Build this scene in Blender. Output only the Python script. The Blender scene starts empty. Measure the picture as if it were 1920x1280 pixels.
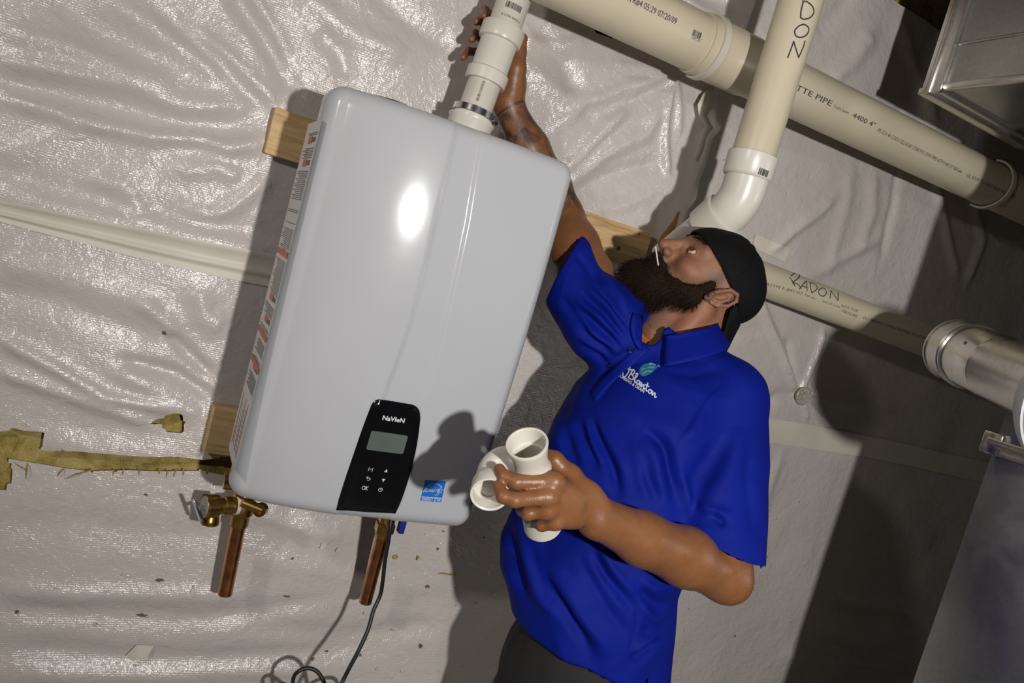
import bpy, bmesh, math, random
import numpy as np
from mathutils import Vector, Matrix
from mathutils.bvhtree import BVHTree
random.seed(4); rng = np.random.default_rng(4)
scene = bpy.context.scene
COL = scene.collection

# ------------------------------------------------------------------ camera, world, light, exposure
FPX = 1400.0
CAMZ = 1.52                                   # camera height above the floor; wall is the plane y = WY, x runs right along it
WY = 1.6
yaw, pitch, roll = [math.radians(a) for a in (26.36, -5.3, 15.64)]
_F0 = np.array([math.sin(yaw), math.cos(yaw), 0]); _R0 = np.array([math.cos(yaw), -math.sin(yaw), 0]); _U0 = np.array([0, 0, 1.0])
CF = _F0*math.cos(pitch) + _U0*math.sin(pitch); _U = _U0*math.cos(pitch) - _F0*math.sin(pitch)
CR = _R0*math.cos(roll) + _U*math.sin(roll); CD = _R0*math.sin(roll) - _U*math.cos(roll)
CAM = np.array([0, 0, CAMZ])
cd = bpy.data.cameras.new('camera'); cam = bpy.data.objects.new('camera', cd); COL.objects.link(cam)
cd.sensor_width = 36; cd.lens = 36*FPX/1920; cd.clip_start = .05
cam.matrix_world = Matrix(((CR[0], -CD[0], -CF[0], 0), (CR[1], -CD[1], -CF[1], 0), (CR[2], -CD[2], -CF[2], CAMZ), (0, 0, 0, 1)))
scene.camera = cam
w = bpy.data.worlds.new('world'); scene.world = w; w.use_nodes = True
bg = w.node_tree.nodes['Background']; bg.inputs[0].default_value = (1.0, .86, .72, 1); bg.inputs[1].default_value = .018
ld = bpy.data.lights.new('flash', 'SPOT'); ld.energy = 150; ld.spot_size = math.radians(150); ld.spot_blend = 1.0; ld.shadow_soft_size = .026; ld.color = (1, .965, .93)
lo = bpy.data.objects.new('flash', ld); COL.objects.link(lo); lo.location = (.36, -.6, CAMZ+.09)
lo.rotation_euler = Vector((1.45, 2.2, -.10)).to_track_quat('-Z', 'Y').to_euler()
l2 = bpy.data.lights.new('bulb', 'POINT'); l2.energy = 38; l2.shadow_soft_size = .05; l2.color = (1, .93, .88)
lo2 = bpy.data.objects.new('bulb', l2); COL.objects.link(lo2); lo2.location = (-1.05, .15, CAMZ+.55)
scene.view_settings.view_transform = 'Standard'; scene.view_settings.look = 'None'
scene.view_settings.gamma = 1; scene.view_settings.use_curve_mapping = False
scene.view_settings.exposure = -0.13

def ray(px, py): return CR*(px-960)/FPX + CD*(py-640)/FPX + CF
def at(px, py, z): return CAM + ray(px, py)*z              # a point of the scene seen at that pixel, z metres deep
def onY(px, py, Y):
    r = ray(px, py); return CAM + r*(Y/r[1])
def V(p): return Vector([float(c) for c in p])
def unit(a): a = np.asarray(a, float); return a/np.linalg.norm(a)

# ------------------------------------------------------------------ helpers
def mesh_np(name, v, f):
    v = np.asarray(v, np.float32); me = bpy.data.meshes.new(name)
    if isinstance(f, np.ndarray):
        k = f.shape[1]; me.vertices.add(len(v)); me.vertices.foreach_set('co', v.ravel())
        me.loops.add(f.size); me.loops.foreach_set('vertex_index', f.astype(np.int32).ravel())
        me.polygons.add(len(f)); me.polygons.foreach_set('loop_start', np.arange(0, f.size, k, dtype=np.int32))
        me.update(calc_edges=True); me.validate()
    else:
        me.from_pydata([tuple(map(float, p)) for p in v], [], f); me.update()
    return me
def link(name, me, m=None, parent=None, smooth=True, sharp=None):
    o = bpy.data.objects.new(name, me); COL.objects.link(o)
    if m is not None: me.materials.append(m)
    if smooth:
        me.shade_smooth()
        if sharp: me.set_sharp_from_angle(angle=math.radians(sharp))
    if parent is not None:
        o.parent = parent; o.matrix_parent_inverse = Matrix.Translation(-parent.location)
    return o
def tag(o, label=None, cat=None, group=None, kind=None):
    for k, x in (('label', label), ('category', cat), ('group', group), ('kind', kind)):
        if x: o[k] = x
    return o
def thing(name, label, cat, loc, group=None):
    o = bpy.data.objects.new(name, None); COL.objects.link(o); o.location = V(loc); o.empty_display_size = .05
    return tag(o, label, cat, group)
class MB:
    def __init__(s): s.v = []; s.f = []
    def add(s, v, f):
        n = len(s.v); s.v += [tuple(map(float, p)) for p in v]; s.f += [tuple(i+n for i in q) for q in f]; return s
    def build(s, name, m=None, parent=None, smooth=True, sharp=40): return link(name, mesh_np(name, s.v, s.f), m, parent, smooth, sharp)
def frame_of(d):
    d = unit(d); a = np.array([0, 0, 1.]) if abs(d[2]) < .9 else np.array([1., 0, 0])
    e1 = unit(np.cross(d, a)); return e1, np.cross(d, e1)
def lathe(base, axis, prof, n=32, closed=False):
    """prof: list of (along, radius); radius 0 ends close the shape; closed joins last ring to the first (hollow shapes)"""
    base = np.asarray(base, float); d = unit(axis); e1, e2 = frame_of(d); v = []; f = []
    for s_, r in prof:
        for i in range(n):
            t = 2*math.pi*i/n; v.append(base + d*s_ + (e1*math.cos(t)+e2*math.sin(t))*max(r, 1e-5))
    m = len(prof)
    for k in range(m if closed else m-1):
        for i in range(n):
            j = (i+1) % n; k2 = (k+1) % m; f.append((k*n+i, k*n+j, k2*n+j, k2*n+i))
    return v, f
def tube(pts, rad, n=12, caps=True):
    P = [np.asarray(p, float) for p in pts]; m = len(P); R = rad if hasattr(rad, '__len__') else [rad]*m
    v = []; f = []; e1 = None
    for k in range(m):
        d = unit(P[min(k+1, m-1)] - P[max(k-1, 0)])
        if e1 is None: e1, e2 = frame_of(d)
        else: e1 = unit(e1 - d*np.dot(e1, d)); e2 = np.cross(d, e1)
        for i in range(n):
            t = 2*math.pi*i/n; v.append(P[k] + (e1*math.cos(t)+e2*math.sin(t))*R[k])
    for k in range(m-1):
        for i in range(n):
            j = (i+1) % n; f.append((k*n+i, k*n+j, (k+1)*n+j, (k+1)*n+i))
    if caps: f.append(tuple(range(n))[::-1]); f.append(tuple((m-1)*n+i for i in range(n)))
    return v, f
def spline(pts, per=8):
    P = [np.asarray(p, float) for p in pts]; P = [2*P[0]-P[1]] + P + [2*P[-1]-P[-2]]; out = []
    for i in range(1, len(P)-2):
        for k in range(per):
            t = k/per; a, b, c, d = P[i-1:i+3]
            out.append(.5*((2*b)+(c-a)*t+(2*a-5*b+4*c-d)*t*t+(3*b-a-3*c+d)*t**3))
    out.append(P[-2]); return out
def boxm(lo, hi, bev=0, seg=2, mat3=None, org=None):
    bm = bmesh.new(); bmesh.ops.create_cube(bm, size=1)
    lo = np.asarray(lo, float); hi = np.asarray(hi, float)
    for q in bm.verts: q.co = V((lo+hi)/2 + np.array(q.co)*(hi-lo))
    if bev: bmesh.ops.bevel(bm, geom=list(bm.edges), offset=bev, segments=seg, profile=.5, affect='EDGES')
    bm.verts.ensure_lookup_table(); v = [np.array(q.co) for q in bm.verts]; f = [[x.index for x in p.verts] for p in bm.faces]; bm.free()
    if mat3 is not None: v = [np.asarray(org) + mat3[0]*p[0] + mat3[1]*p[1] + mat3[2]*p[2] for p in v]
    return v, f
# ---- value noise
def vnoise(P, sc, seed=0):
    P = np.asarray(P, np.float64)*sc; i = np.floor(P).astype(np.int64); t = P-i; t = t*t*(3-2*t); out = 0
    D = P.shape[-1]
    for c in range(2**D):
        h = np.zeros(P.shape[:-1], np.int64)+seed*7919; wgt = 1.0
        for k in range(D):
            b = (c >> k) & 1; h = h*73856093 ^ (i[..., k]+b)*(19349663, 83492791, 2654435761)[k]; wgt = wgt*(t[..., k] if b else 1-t[..., k])
        h = (h ^ (h >> 13))*1274126177 & 0x7fffffff; h = (h ^ (h >> 15)) & 0xffff
        out = out + wgt*(h/32767.5-1)
    return out
def polydist(P, L):
    """distance of 2D points P (n,2) to polyline L, with the fraction along it"""
    L = np.asarray(L, float); best = np.full(len(P), 1e9); tt = np.zeros(len(P)); seg = np.hypot(*(L[1:]-L[:-1]).T); cum = np.r_[0, np.cumsum(seg)]
    for k in range(len(L)-1):
        a, b = L[k], L[k+1]; d = b-a; t = np.clip(((P-a)@d)/(d@d+1e-12), 0, 1); q = np.hypot(*(P-a-t[:, None]*d).T)
        u = q < best; best[u] = q[u]; tt[u] = (cum[k]+t[u]*seg[k])/cum[-1]
    return best, tt
def inpoly(P, L):
    L = np.asarray(L, float); c = np.zeros(len(P), bool); n = len(L)
    for k in range(n):
        a, b = L[k], L[(k+1) % n]
        u = (a[1] > P[:, 1]) != (b[1] > P[:, 1]); x = (b[0]-a[0])*(P[:, 1]-a[1])/(b[1]-a[1]+1e-12)+a[0]; c ^= u & (P[:, 0] < x)
    return c
# ---- materials
def rgb(r, g, b): return tuple(((c/255)/12.92 if c/255 < .04045 else ((c/255+.055)/1.055)**2.4) for c in (r, g, b)) + (1,)
class NT:
    def __init__(s, name):
        s.m = bpy.data.materials.new(name); s.m.use_nodes = True; s.t = s.m.node_tree; s.b = s.t.nodes['Principled BSDF']; s.co = s.n('ShaderNodeTexCoord').outputs['Object']
    def n(s, ty, **k):
        x = s.t.nodes.new(ty)
        for a, b in k.items():
            if a.startswith('i_'): x.inputs[a[2:].replace('_', ' ')].default_value = b
            else: setattr(x, a, b)
        return x
    def l(s, a, b): s.t.links.new(a, b)
    def noise(s, sc, det=3, dist=0, vec=None, stretch=None):
        x = s.n('ShaderNodeTexNoise'); x.inputs['Scale'].default_value = sc; x.inputs['Detail'].default_value = det; x.inputs['Distortion'].default_value = dist
        v = vec or s.co
        if stretch: q = s.n('ShaderNodeMapping'); q.inputs['Scale'].default_value = stretch; s.l(v, q.inputs['Vector']); v = q.outputs[0]
        s.l(v, x.inputs['Vector']); return x.outputs['Fac']
    def ramp(s, fac, stops):
        r = s.n('ShaderNodeValToRGB'); e = r.color_ramp.elements
        while len(e) < len(stops): e.new(.5)
        for q, (p, c) in zip(e, stops): q.position = p; q.color = c
        s.l(fac, r.inputs[0]); return r.outputs[0]
    def bump(s, h, st, d=.001, prev=None):
        b = s.n('ShaderNodeBump'); b.inputs['Strength'].default_value = st; b.inputs['Distance'].default_value = d; s.l(h, b.inputs['Height'])
        if prev: s.l(prev, b.inputs['Normal'])
        return b.outputs[0]
    def fin(s, base=None, rough=None, normal=None, **k):
        B = s.b.inputs
        for key, x in (('Base Color', base), ('Roughness', rough), ('Normal', normal)):
            if x is None: continue
            if isinstance(x, (tuple, float, int)): B[key].default_value = x
            else: s.l(x, B[key])
        for a, x in k.items(): B[a.replace('_', ' ')].default_value = x
        return s.m
def simple(name, c, rough=.5, metal=0, var=.12, sc=30, bump=0, bsc=200, **k):
    t = NT(name); lo_ = tuple(x*(1-var) for x in c[:3])+(1,); hi_ = tuple(min(1, x*(1+var)) for x in c[:3])+(1,)
    col = t.ramp(t.noise(sc, 4), [(.3, lo_), (.7, hi_)])
    nm = t.bump(t.noise(bsc, 3), bump) if bump else None
    return t.fin(col, rough, nm, Metallic=metal, **k)
M = {}
def plastic_sheet(name, c):
    t = NT(name); n1 = t.noise(230, 2, 0, None, (1, 1, 1.7)); n2 = t.noise(38, 4, .6)
    wv = t.n('ShaderNodeTexWave', wave_type='BANDS', bands_direction='Z'); wv.inputs['Scale'].default_value = 75; wv.inputs['Distortion'].default_value = .6; t.l(t.co, wv.inputs['Vector'])
    wx = t.n('ShaderNodeTexWave', wave_type='BANDS', bands_direction='X'); wx.inputs['Scale'].default_value = 60; wx.inputs['Distortion'].default_value = .6; t.l(t.co, wx.inputs['Vector'])
    nm = t.bump(n2, .55, .006); nm = t.bump(n1, .55, .0016, nm); nm = t.bump(wv.outputs['Fac'], .32, .0006, nm); nm = t.bump(wx.outputs['Fac'], .08, .0005, nm)
    col = t.ramp(t.noise(3, 3), [(.3, tuple(x*.94 for x in c[:3])+(1,)), (.7, c)])
    return t.fin(col, .21, nm, IOR=1.5, Specular_IOR_Level=.85)
M['sheet'] = plastic_sheet('white_plastic_sheet', (.60, .555, .525, 1))
M['tape'] = simple('seam_tape', (.64, .60, .52, 1), .5, var=.05, sc=8, bump=.15, bsc=60)
def wool():
    t = NT('fiberglass_wool'); n = t.noise(26, 5, 1.2); n2 = t.noise(300, 3, 1)
    col = t.ramp(n, [(.25, (.22, .15, .03, 1)), (.5, (.42, .32, .09, 1)), (.75, (.58, .46, .2, 1))]); nm = t.bump(n, 1, .01); nm = t.bump(n2, 1, .003, nm)
    return t.fin(col, .95, nm)
M['wool'] = wool()
def wood():
    t = NT('pine_wood'); mp = t.n('ShaderNodeMapping'); mp.inputs['Scale'].default_value = (1.2, 18, 18); t.l(t.co, mp.inputs['Vector'])
    a = t.noise(3.2, 5, .8, mp.outputs[0]); b = t.noise(14, 4, .3, mp.outputs[0]); mx = t.n('ShaderNodeMath', operation='ADD'); t.l(a, mx.inputs[0]); t.l(b, mx.inputs[1]); hv = t.n('ShaderNodeMath', operation='MULTIPLY'); hv.inputs[1].default_value = .5; t.l(mx.outputs[0], hv.inputs[0])
    col = t.ramp(hv.outputs[0], [(.32, (.44, .26, .10, 1)), (.5, (.62, .43, .21, 1)), (.68, (.72, .54, .30, 1))])
    return t.fin(col, .6, t.bump(hv.outputs[0], .25, .002))
M['wood'] = wood(); M['knot'] = simple('knot', (.16, .08, .03, 1), .6)
def pvc(name, c, rough=.32):
    t = NT(name); n = t.noise(6, 4, .5, None, None); d = t.noise(60, 5, 1)
    c1 = t.ramp(n, [(.3, tuple(x*.9 for x in c[:3])+(1,)), (.7, c)])
    mx = t.n('ShaderNodeMix', data_type='RGBA'); mx.inputs[7].default_value = (.25, .2, .13, 1); f = t.ramp(d, [(.70, (0, 0, 0, 1)), (.86, (.35, .35, .35, 1))]); t.l(f, mx.inputs[0]); t.l(c1, mx.inputs[6])
    return t.fin(mx.outputs[2], rough, t.bump(d, .05, .001))
M['pvc'] = pvc('cream_pvc', (.58, .52, .385, 1)); M['pvcw'] = pvc('white_pvc', (.60, .56, .485, 1), .28); M['pvcb'] = pvc('bright_pvc', (.66, .63, .56, 1), .3)
M['enamel'] = simple('heater_enamel', (.43, .442, .462, 1), .15, var=.015, sc=8, bump=.012, bsc=500, Specular_IOR_Level=.28)
M['casing'] = simple('heater_casing', (.42, .43, .46, 1), .4, var=.03)
M['black'] = simple('black_gloss', (.004, .004, .005, 1), .16, var=.1)
M['rubber'] = simple('black_rubber', (.012, .012, .013, 1), .45)
M['lcd'] = simple('lcd_glass', (.10, .12, .11, 1), .2, var=.1, sc=20)
M['print'] = simple('white_print', (.62, .63, .64, 1), .5, var=.02)
M['ink'] = simple('black_ink', (.025, .025, .04, 1), .5)
M['faint'] = simple('faded_ink', (.12, .11, .10, 1), .6)
M['red'] = simple('red_print', (.55, .10, .06, 1), .5)
M['bluesticker'] = simple('blue_sticker', (.01, .14, .52, 1), .35, var=.03)
M['label'] = simple('label_paper', (.62, .62, .63, 1), .4, var=.04)
M['copper'] = simple('copper', (.62, .27, .13, 1), .24, 1, var=.35, sc=45, bump=.05)
M['brass'] = simple('brass', (.50, .32, .09, 1), .28, 1, var=.25, sc=40, bump=.08)
M['steel'] = simple('bright_steel', (.62, .62, .62, 1), .2, 1, var=.1)
M['bluehandle'] = simple('blue_handle', (.01, .03, .22, 1), .4)
def galv(name, c, rough):
    t = NT(name); vo = t.n('ShaderNodeTexVoronoi'); vo.inputs['Scale'].default_value = 90; t.l(t.co, vo.inputs['Vector']); n = t.noise(5, 4, 1)
    r = t.ramp(n, [(.3, (rough-.08,)*3+(1,)), (.7, (rough+.1,)*3+(1,))])
    col = t.ramp(vo.outputs['Distance'], [(0, tuple(x*.88 for x in c[:3])+(1,)), (.6, c)])
    return t.fin(col, r, t.bump(t.noise(2.2, 2), .5, .012, t.bump(n, .15, .004)), Metallic=1)
M['galv'] = galv('galvanized_sheet', (.50, .50, .48, 1), .34); M['galv2'] = galv('bright_galvanized', (.72, .70, .66, 1), .3)
M['whiteplastic'] = simple('white_plastic', (.55, .56, .56, 1), .35, var=.04)
M['concrete'] = simple('concrete', (.30, .29, .27, 1), .85, var=.2, sc=5, bump=.3, bsc=80)
M['joist'] = simple('dark_joist', (.10, .065, .035, 1), .8, var=.3, sc=14)

# ---- text and print
def text_mesh(body, size, shear=0, spacing=1.0, bold=0, align='LEFT', sx=1):
    cu = bpy.data.curves.new('t', 'FONT'); cu.body = body; cu.size = size; cu.shear = shear; cu.space_character = spacing; cu.offset = bold; cu.align_x = align; cu.resolution_u = 2
    o = bpy.data.objects.new('t', cu); COL.objects.link(o); dg = bpy.context.evaluated_depsgraph_get(); me = bpy.data.meshes.new_from_object(o.evaluated_get(dg))
    v = [(p.co.x*sx, p.co.y) for p in me.vertices]; f = [tuple(p.vertices) for p in me.polygons]
    bpy.data.objects.remove(o); bpy.data.curves.remove(cu); bpy.data.meshes.remove(me); return v, f
def stroke2d(lines, wd):
    """flat pen strokes: list of 2D polylines"""
    V2 = []; Fc = []
    for L in lines:
        L = np.asarray(L, float); n0 = len(V2); m = len(L)
        for k in range(m):
            d = L[min(k+1, m-1)]-L[max(k-1, 0)]; d = d/(np.hypot(*d)+1e-9); nn = np.array([-d[1], d[0]])*wd/2
            e = d*wd*.4*(-1 if k == 0 else (1 if k == m-1 else 0))
            V2 += [tuple(L[k]+nn+e), tuple(L[k]-nn+e)]
        for k in range(m-1): Fc.append((n0+2*k, n0+2*k+1, n0+2*k+3, n0+2*k+2))
    return V2, Fc
def smooth2(pts, per=6): return [tuple(p) for p in spline([np.array(p, float) for p in pts], per)]
def wrap(v2, f, base, axis, r, facing, s0=0, a0=0, rot=0, off=.0006):
    """lay 2D print on a cylinder: u along the axis, v around it; facing = direction of the angle 0"""
    d = unit(axis); e1 = unit(np.asarray(facing, float)-d*np.dot(facing, d)); e2 = -np.cross(d, e1); out = []
    c, s = math.cos(rot), math.sin(rot)
    for (u, v_) in v2:
        uu = u*c-v_*s; vv = u*s+v_*c; t = a0+vv/r; out.append(np.asarray(base)+d*(s0+uu)+(e1*math.cos(t)+e2*math.sin(t))*(r+off))
    return out, f
def lay(v2, f, org, ex, ey, dr, bvh, off=.0006, back=.3):
    """drop 2D print on a surface along dr"""
    out = []; dr = unit(dr)
    for (u, v_) in v2:
        p = np.asarray(org)+np.asarray(ex)*u+np.asarray(ey)*v_; h = bvh.ray_cast(V(p-dr*back), V(dr))
        out.append(np.array(h[0])+(np.array(h[1])*(1 if np.dot(np.array(h[1]), dr) < 0 else -1))*off if h[0] is not None else p)
    return out, f
def bvh_of(o):
    me = o.data; return BVHTree.FromPolygons([o.matrix_world @ x.co for x in me.vertices], [tuple(p.vertices) for p in me.polygons])
def rect2(x0, y0, x1, y1): return [(x0, y0), (x1, y0), (x1, y1), (x0, y1)], [(0, 1, 2, 3)]
def join2(*a):
    v = []; f = []
    for (x, y) in a: n = len(v); v += list(x); f += [tuple(i+n for i in q) for q in y]
    return v, f
def barcode(wd, h, n=22, seed=1):
    r = random.Random(seed); q = []; x = 0
    ws = [r.choice((.6, 1, 1, 1.8)) for _ in range(n*2)]; tot = sum(ws)
    for i in range(n):
        a = x; x += ws[2*i]/tot*wd; q.append(rect2(a, 0, x, h)); x += ws[2*i+1]/tot*wd
    return join2(*q)

# ------------------------------------------------------------------ room shell
fl = MB(); fl.add(*boxm((-3.2, -3.4, -.1), (4.6, WY+.25, 0))); tag(fl.build('floor', M['concrete'], smooth=False), kind='structure')
ce = MB(); ce.add(*boxm((-3.2, -3.4, CAMZ+1.32), (4.6, WY+.25, CAMZ+1.36))); ceiling = tag(ce.build('ceiling', M['joist'], smooth=False), kind='structure')
for k in range(12):
    b = MB(); x = -2.6+k*.6; b.add(*boxm((x, -3.3, CAMZ+1.08), (x+.04, WY+.1, CAMZ+1.32))); b.build('joist', M['joist'], ceiling, smooth=False)
wb = MB(); wb.add(*boxm((-3.2, WY+.075, 0), (4.6, WY+.12, CAMZ+1.32))); wall = tag(wb.build('wall_back', M['wool'], smooth=False), kind='structure')

def w2(px, py):                               # pixel -> wall coordinates (x, z)
    p = onY(px, py, WY); return (p[0], p[2])
FOLDS = [  # (pixels along the fold, height m, half width m)
 ([(0,55),(150,95),(250,140),(330,165)], .010, .016), ([(0,110),(130,140),(240,165),(310,190),(440,200)], .012, .017),
 ([(0,178),(100,205),(190,235),(290,258),(380,255),(420,272),(500,268)], .014, .014), ([(0,145),(140,180),(260,215),(400,235),(490,225)], -.010, .02),
 ([(430,-20),(490,60),(525,120),(552,175)], -.016, .016), ([(470,-10),(525,90),(545,170)], .008, .012), ([(370,60),(430,110),(515,195)], .009, .013), ([(300,20),(400,110),(505,205)], -.008, .016),
 ([(180,-20),(300,60),(420,150)], .010, .02), ([(90,-10),(200,60),(300,110)], -.008, .02), ([(560,-10),(640,50),(760,110)], .010, .022), ([(600,60),(640,100),(655,150)], -.008, .016), ([(690,-20),(780,50),(850,90)], -.008, .02),
 ([(170,330),(230,345),(270,400)], .008, .016), ([(330,330),(400,310),(450,330)], .008, .014), ([(340,395),(400,400),(440,380),(500,330)], .009, .013), ([(0,290),(80,270),(160,235)], .006, .02),
 ([(0,355),(150,390),(300,425),(510,470)], .010, .022), ([(0,330),(150,372),(350,410),(510,440)], -.007, .02),
 ([(0,628),(100,680),(200,738),(330,765)], .013, .012), ([(0,690),(120,730),(200,762),(280,790)], .011, .012), ([(310,622),(350,660),(400,707)], -.013, .010), ([(230,672),(330,700),(402,742)], -.012, .010), ([(220,690),(310,735),(380,780)], .008, .014),
 ([(270,560),(310,600),(330,640)], .010, .014), ([(370,540),(380,590),(420,620)], .010, .02), ([(0,540),(140,570),(290,640)], -.006, .02), ([(0,500),(160,520),(300,575)], .006, .02), ([(80,815),(170,840),(330,850)], .006, .02),
 ([(0,985),(150,985),(300,1000),(500,985)], -.005, .03), ([(0,1105),(150,1110),(320,1115),(470,1105)], .007, .018), ([(0,1145),(160,1150),(330,1160),(600,1125)], -.007, .02), ([(0,1215),(200,1225),(400,1235),(700,1210)], -.008, .022), ([(0,1260),(300,1262),(600,1250)], .006, .018),
 ([(470,955),(560,985),(650,1000)], .007, .02), ([(470,1040),(640,1075),(840,1110)], .004, .02), ([(480,1170),(640,1190),(830,1170)], -.006, .02),
 ([(1055,352),(1120,300),(1200,250),(1240,200)], .010, .016), ([(1050,320),(1110,262),(1170,205)], .010, .014), ([(1070,370),(1150,330),(1230,300)], -.008, .016), ([(1000,40),(1060,120),(1110,240)], -.007, .018), ([(1000,130),(1060,180),(1100,190)], .009, .018), ([(980,70),(1060,90),(1100,75)], .007, .014),
 ([(1253,150),(1180,160),(1100,190),(1040,240)], .008, .013), ([(1250,155),(1190,190),(1120,220)], -.007, .012), ([(1255,155),(1243,210),(1240,260),(1245,330)], .012, .008), ([(1262,150),(1270,210),(1268,250)], .008, .008), ([(1250,150),(1210,130),(1150,120)], .006, .012), ([(1100,400),(1180,380),(1260,340)], .006, .016),
 ([(1280,0),(1320,30),(1350,50)], .010, .014), ([(1300,-10),(1350,10),(1380,30)], -.006, .012),
 ([(1440,70),(1460,90),(1450,130)], .007, .012), ([(1560,150),(1600,120),(1640,60)], .010, .022), ([(1540,60),(1570,30),(1600,-10)], -.006, .02), ([(1690,200),(1700,300),(1670,420),(1660,480)], -.009, .012), ([(1640,330),(1640,400),(1615,470)], .008, .018), ([(1600,310),(1590,400),(1560,500)], .006, .018), ([(1450,470),(1490,430),(1540,400),(1570,370)], .011, .012), ([(1470,540),(1520,520),(1600,480),(1660,440)], .009, .016),
 ([(1503,740),(1475,680),(1450,620),(1430,560)], .012, .009), ([(1503,735),(1490,690),(1480,640)], -.010, .008), ([(1503,740),(1530,680),(1550,620)], .011, .008), ([(1510,740),(1570,735),(1620,720)], .008, .007), ([(1510,755),(1535,780),(1560,800)], .009, .007), ([(1505,755),(1515,785)], .009, .005), ([(1500,740),(1460,740),(1440,760)], -.010, .014), ([(1515,742),(1600,760),(1680,770)], .006, .012),
 ([(1470,850),(1440,950),(1410,1060)], .006, .015), ([(1560,1130),(1700,1150),(1740,1180)], -.008, .02), ([(1480,1230),(1600,1240),(1720,1260)], .008, .02), ([(1560,1200),(1660,1215),(1740,1200)], -.006, .015),
 ([(1760,330),(1780,420),(1800,520)], .009, .014), ([(1830,350),(1850,450),(1820,530)], .010, .016), ([(1690,40),(1720,130),(1760,230)], .008, .02), ([(1800,300),(1880,360),(1920,420)], .008, .02),
]
def relief(P):
    d = .010*vnoise(P, 3.1, 2) + .0035*vnoise(P, 9, 3) + .0007*vnoise(P, 24, 5)
    Pw = P + .006*np.stack([vnoise(P, 11, 8), vnoise(P, 11, 9)], -1)
    for L, amp, wd in FOLDS:
        L2 = np.array([w2(*q) for q in L]); lo_ = L2.min(0)-4*wd-.02; hi_ = L2.max(0)+4*wd+.02
        m = ((Pw >= lo_) & (Pw <= hi_)).all(1)
        if not m.any(): continue
        q, t = polydist(Pw[m], L2); d[m] += 1.2*amp*np.exp(-(q/(1.25*wd))**2*1.1)*np.clip(np.minimum(t, 1-t)*6+.35, 0, 1)
    return d
TORN = [(1560,-480),(1430,-60),(1400,0),(1381,72),(1362,128),(1340,162),(1338,198),(1326,222),(1336,240),(1322,262),(1313,300),(1303,330),(1288,372),(1268,420),(1250,462),(1238,520),(1200,700),(1150,1000),(1110,1330),(1100,2200)]
HOLES = [  # openings torn in the left sheet, showing the wool
 [(-60,812),(18,806),(22,800),(44,806),(84,808),(80,836),(74,843),(150,843),(250,852),(330,853),(380,860),(430,853),(520,850),(520,905),(430,890),(380,880),(300,882),(240,879),(170,881),(120,876),(60,866),(12,858),(24,880),(22,905),(6,917),(-60,922)],
 [(282,790),(296,783),(310,782),(309,776),(330,771),(342,774),(346,806),(340,810),(312,808),(304,792),(284,794)],
 [(1112,52),(1150,66),(1140,70),(1114,62)],
]
def sheet(name, x0, x1, z0, z1, h, ybase, keep_left=None, extra=None, holes=()):
    nx = int((x1-x0)/h); nz = int((z1-z0)/h); X, Z = np.meshgrid(np.linspace(x0, x1, nx), np.linspace(z0, z1, nz), indexing='ij')
    P = np.stack([X.ravel(), Z.ravel()], -1)
    def snap(L, closed):
        L = np.asarray(L, float); Q = np.vstack([L, L[:1]]) if closed else L
        m = ((P >= Q.min(0)-3*h) & (P <= Q.max(0)+3*h)).all(1); idx = np.where(m)[0]
        best = np.full(len(idx), 1e9); tgt = P[idx].copy()
        for k in range(len(Q)-1):
            a, b = Q[k], Q[k+1]; d = b-a; t = np.clip(((P[idx]-a)@d)/(d@d+1e-12), 0, 1); c = a+t[:, None]*d; q = np.hypot(*(P[idx]-c).T); u = q < best; best[u] = q[u]; tgt[u] = c[u]
        s_ = best < h*.55; P[idx[s_]] = tgt[s_]
    kill = []
    if keep_left is not None: T = np.array([w2(*q) for q in keep_left]); snap(T, False); kill.append((np.vstack([T, [[9, T[-1][1]], [9, T[0][1]]]]), True))
    for H in holes: Hp = np.array([w2(*q) for q in H]); snap(Hp, True); kill.append((Hp, True))
    d = relief(P)
    if extra is not None: d = d+extra(P)
    v = np.stack([P[:, 0], ybase-d, P[:, 1]], -1)
    i = np.arange(nx*nz).reshape(nx, nz); f = np.stack([i[:-1, :-1], i[1:, :-1], i[1:, 1:], i[:-1, 1:]], -1).reshape(-1, 4)
    c = P[f].mean(1); k = np.ones(len(f), bool)
    for Hp, _ in kill: k &= ~inpoly(c, Hp)
    f = f[k]; used = np.unique(f); rem = np.full(len(v), -1); rem[used] = np.arange(len(used))
    return link(name, mesh_np(name, v[used], rem[f]), M['sheet'], wall)
TL = np.array([w2(*q) for q in TORN])
def curlA(P):
    m = (P[:, 0] > .75); out = np.full(len(P), .0); q, _ = polydist(P[m], TL[:16]); out[m] = .022*np.exp(-(q/.05)**2)+.012*vnoise(P[m], 22, 11)*np.exp(-(q/.035)**2); return out
sheetA = sheet('plastic_sheet', -.75, 1.75, CAMZ-1.5, CAMZ+1.28, .0068, WY-.004, TORN, curlA, HOLES)
sheetB = sheet('plastic_sheet', .95, 3.75, CAMZ-1.5, CAMZ+1.0, .0075, WY+.014)
bA = bvh_of(sheetA); bB = bvh_of(sheetB)
def hit(px, py, b=None):
    r = ray(px, py)
    for q in ([b] if b else [bA, bB]):
        h = q.ray_cast(V(CAM), V(r))
        if h[0] is not None: return np.array(h[0])
    return onY(px, py, WY)
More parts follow.
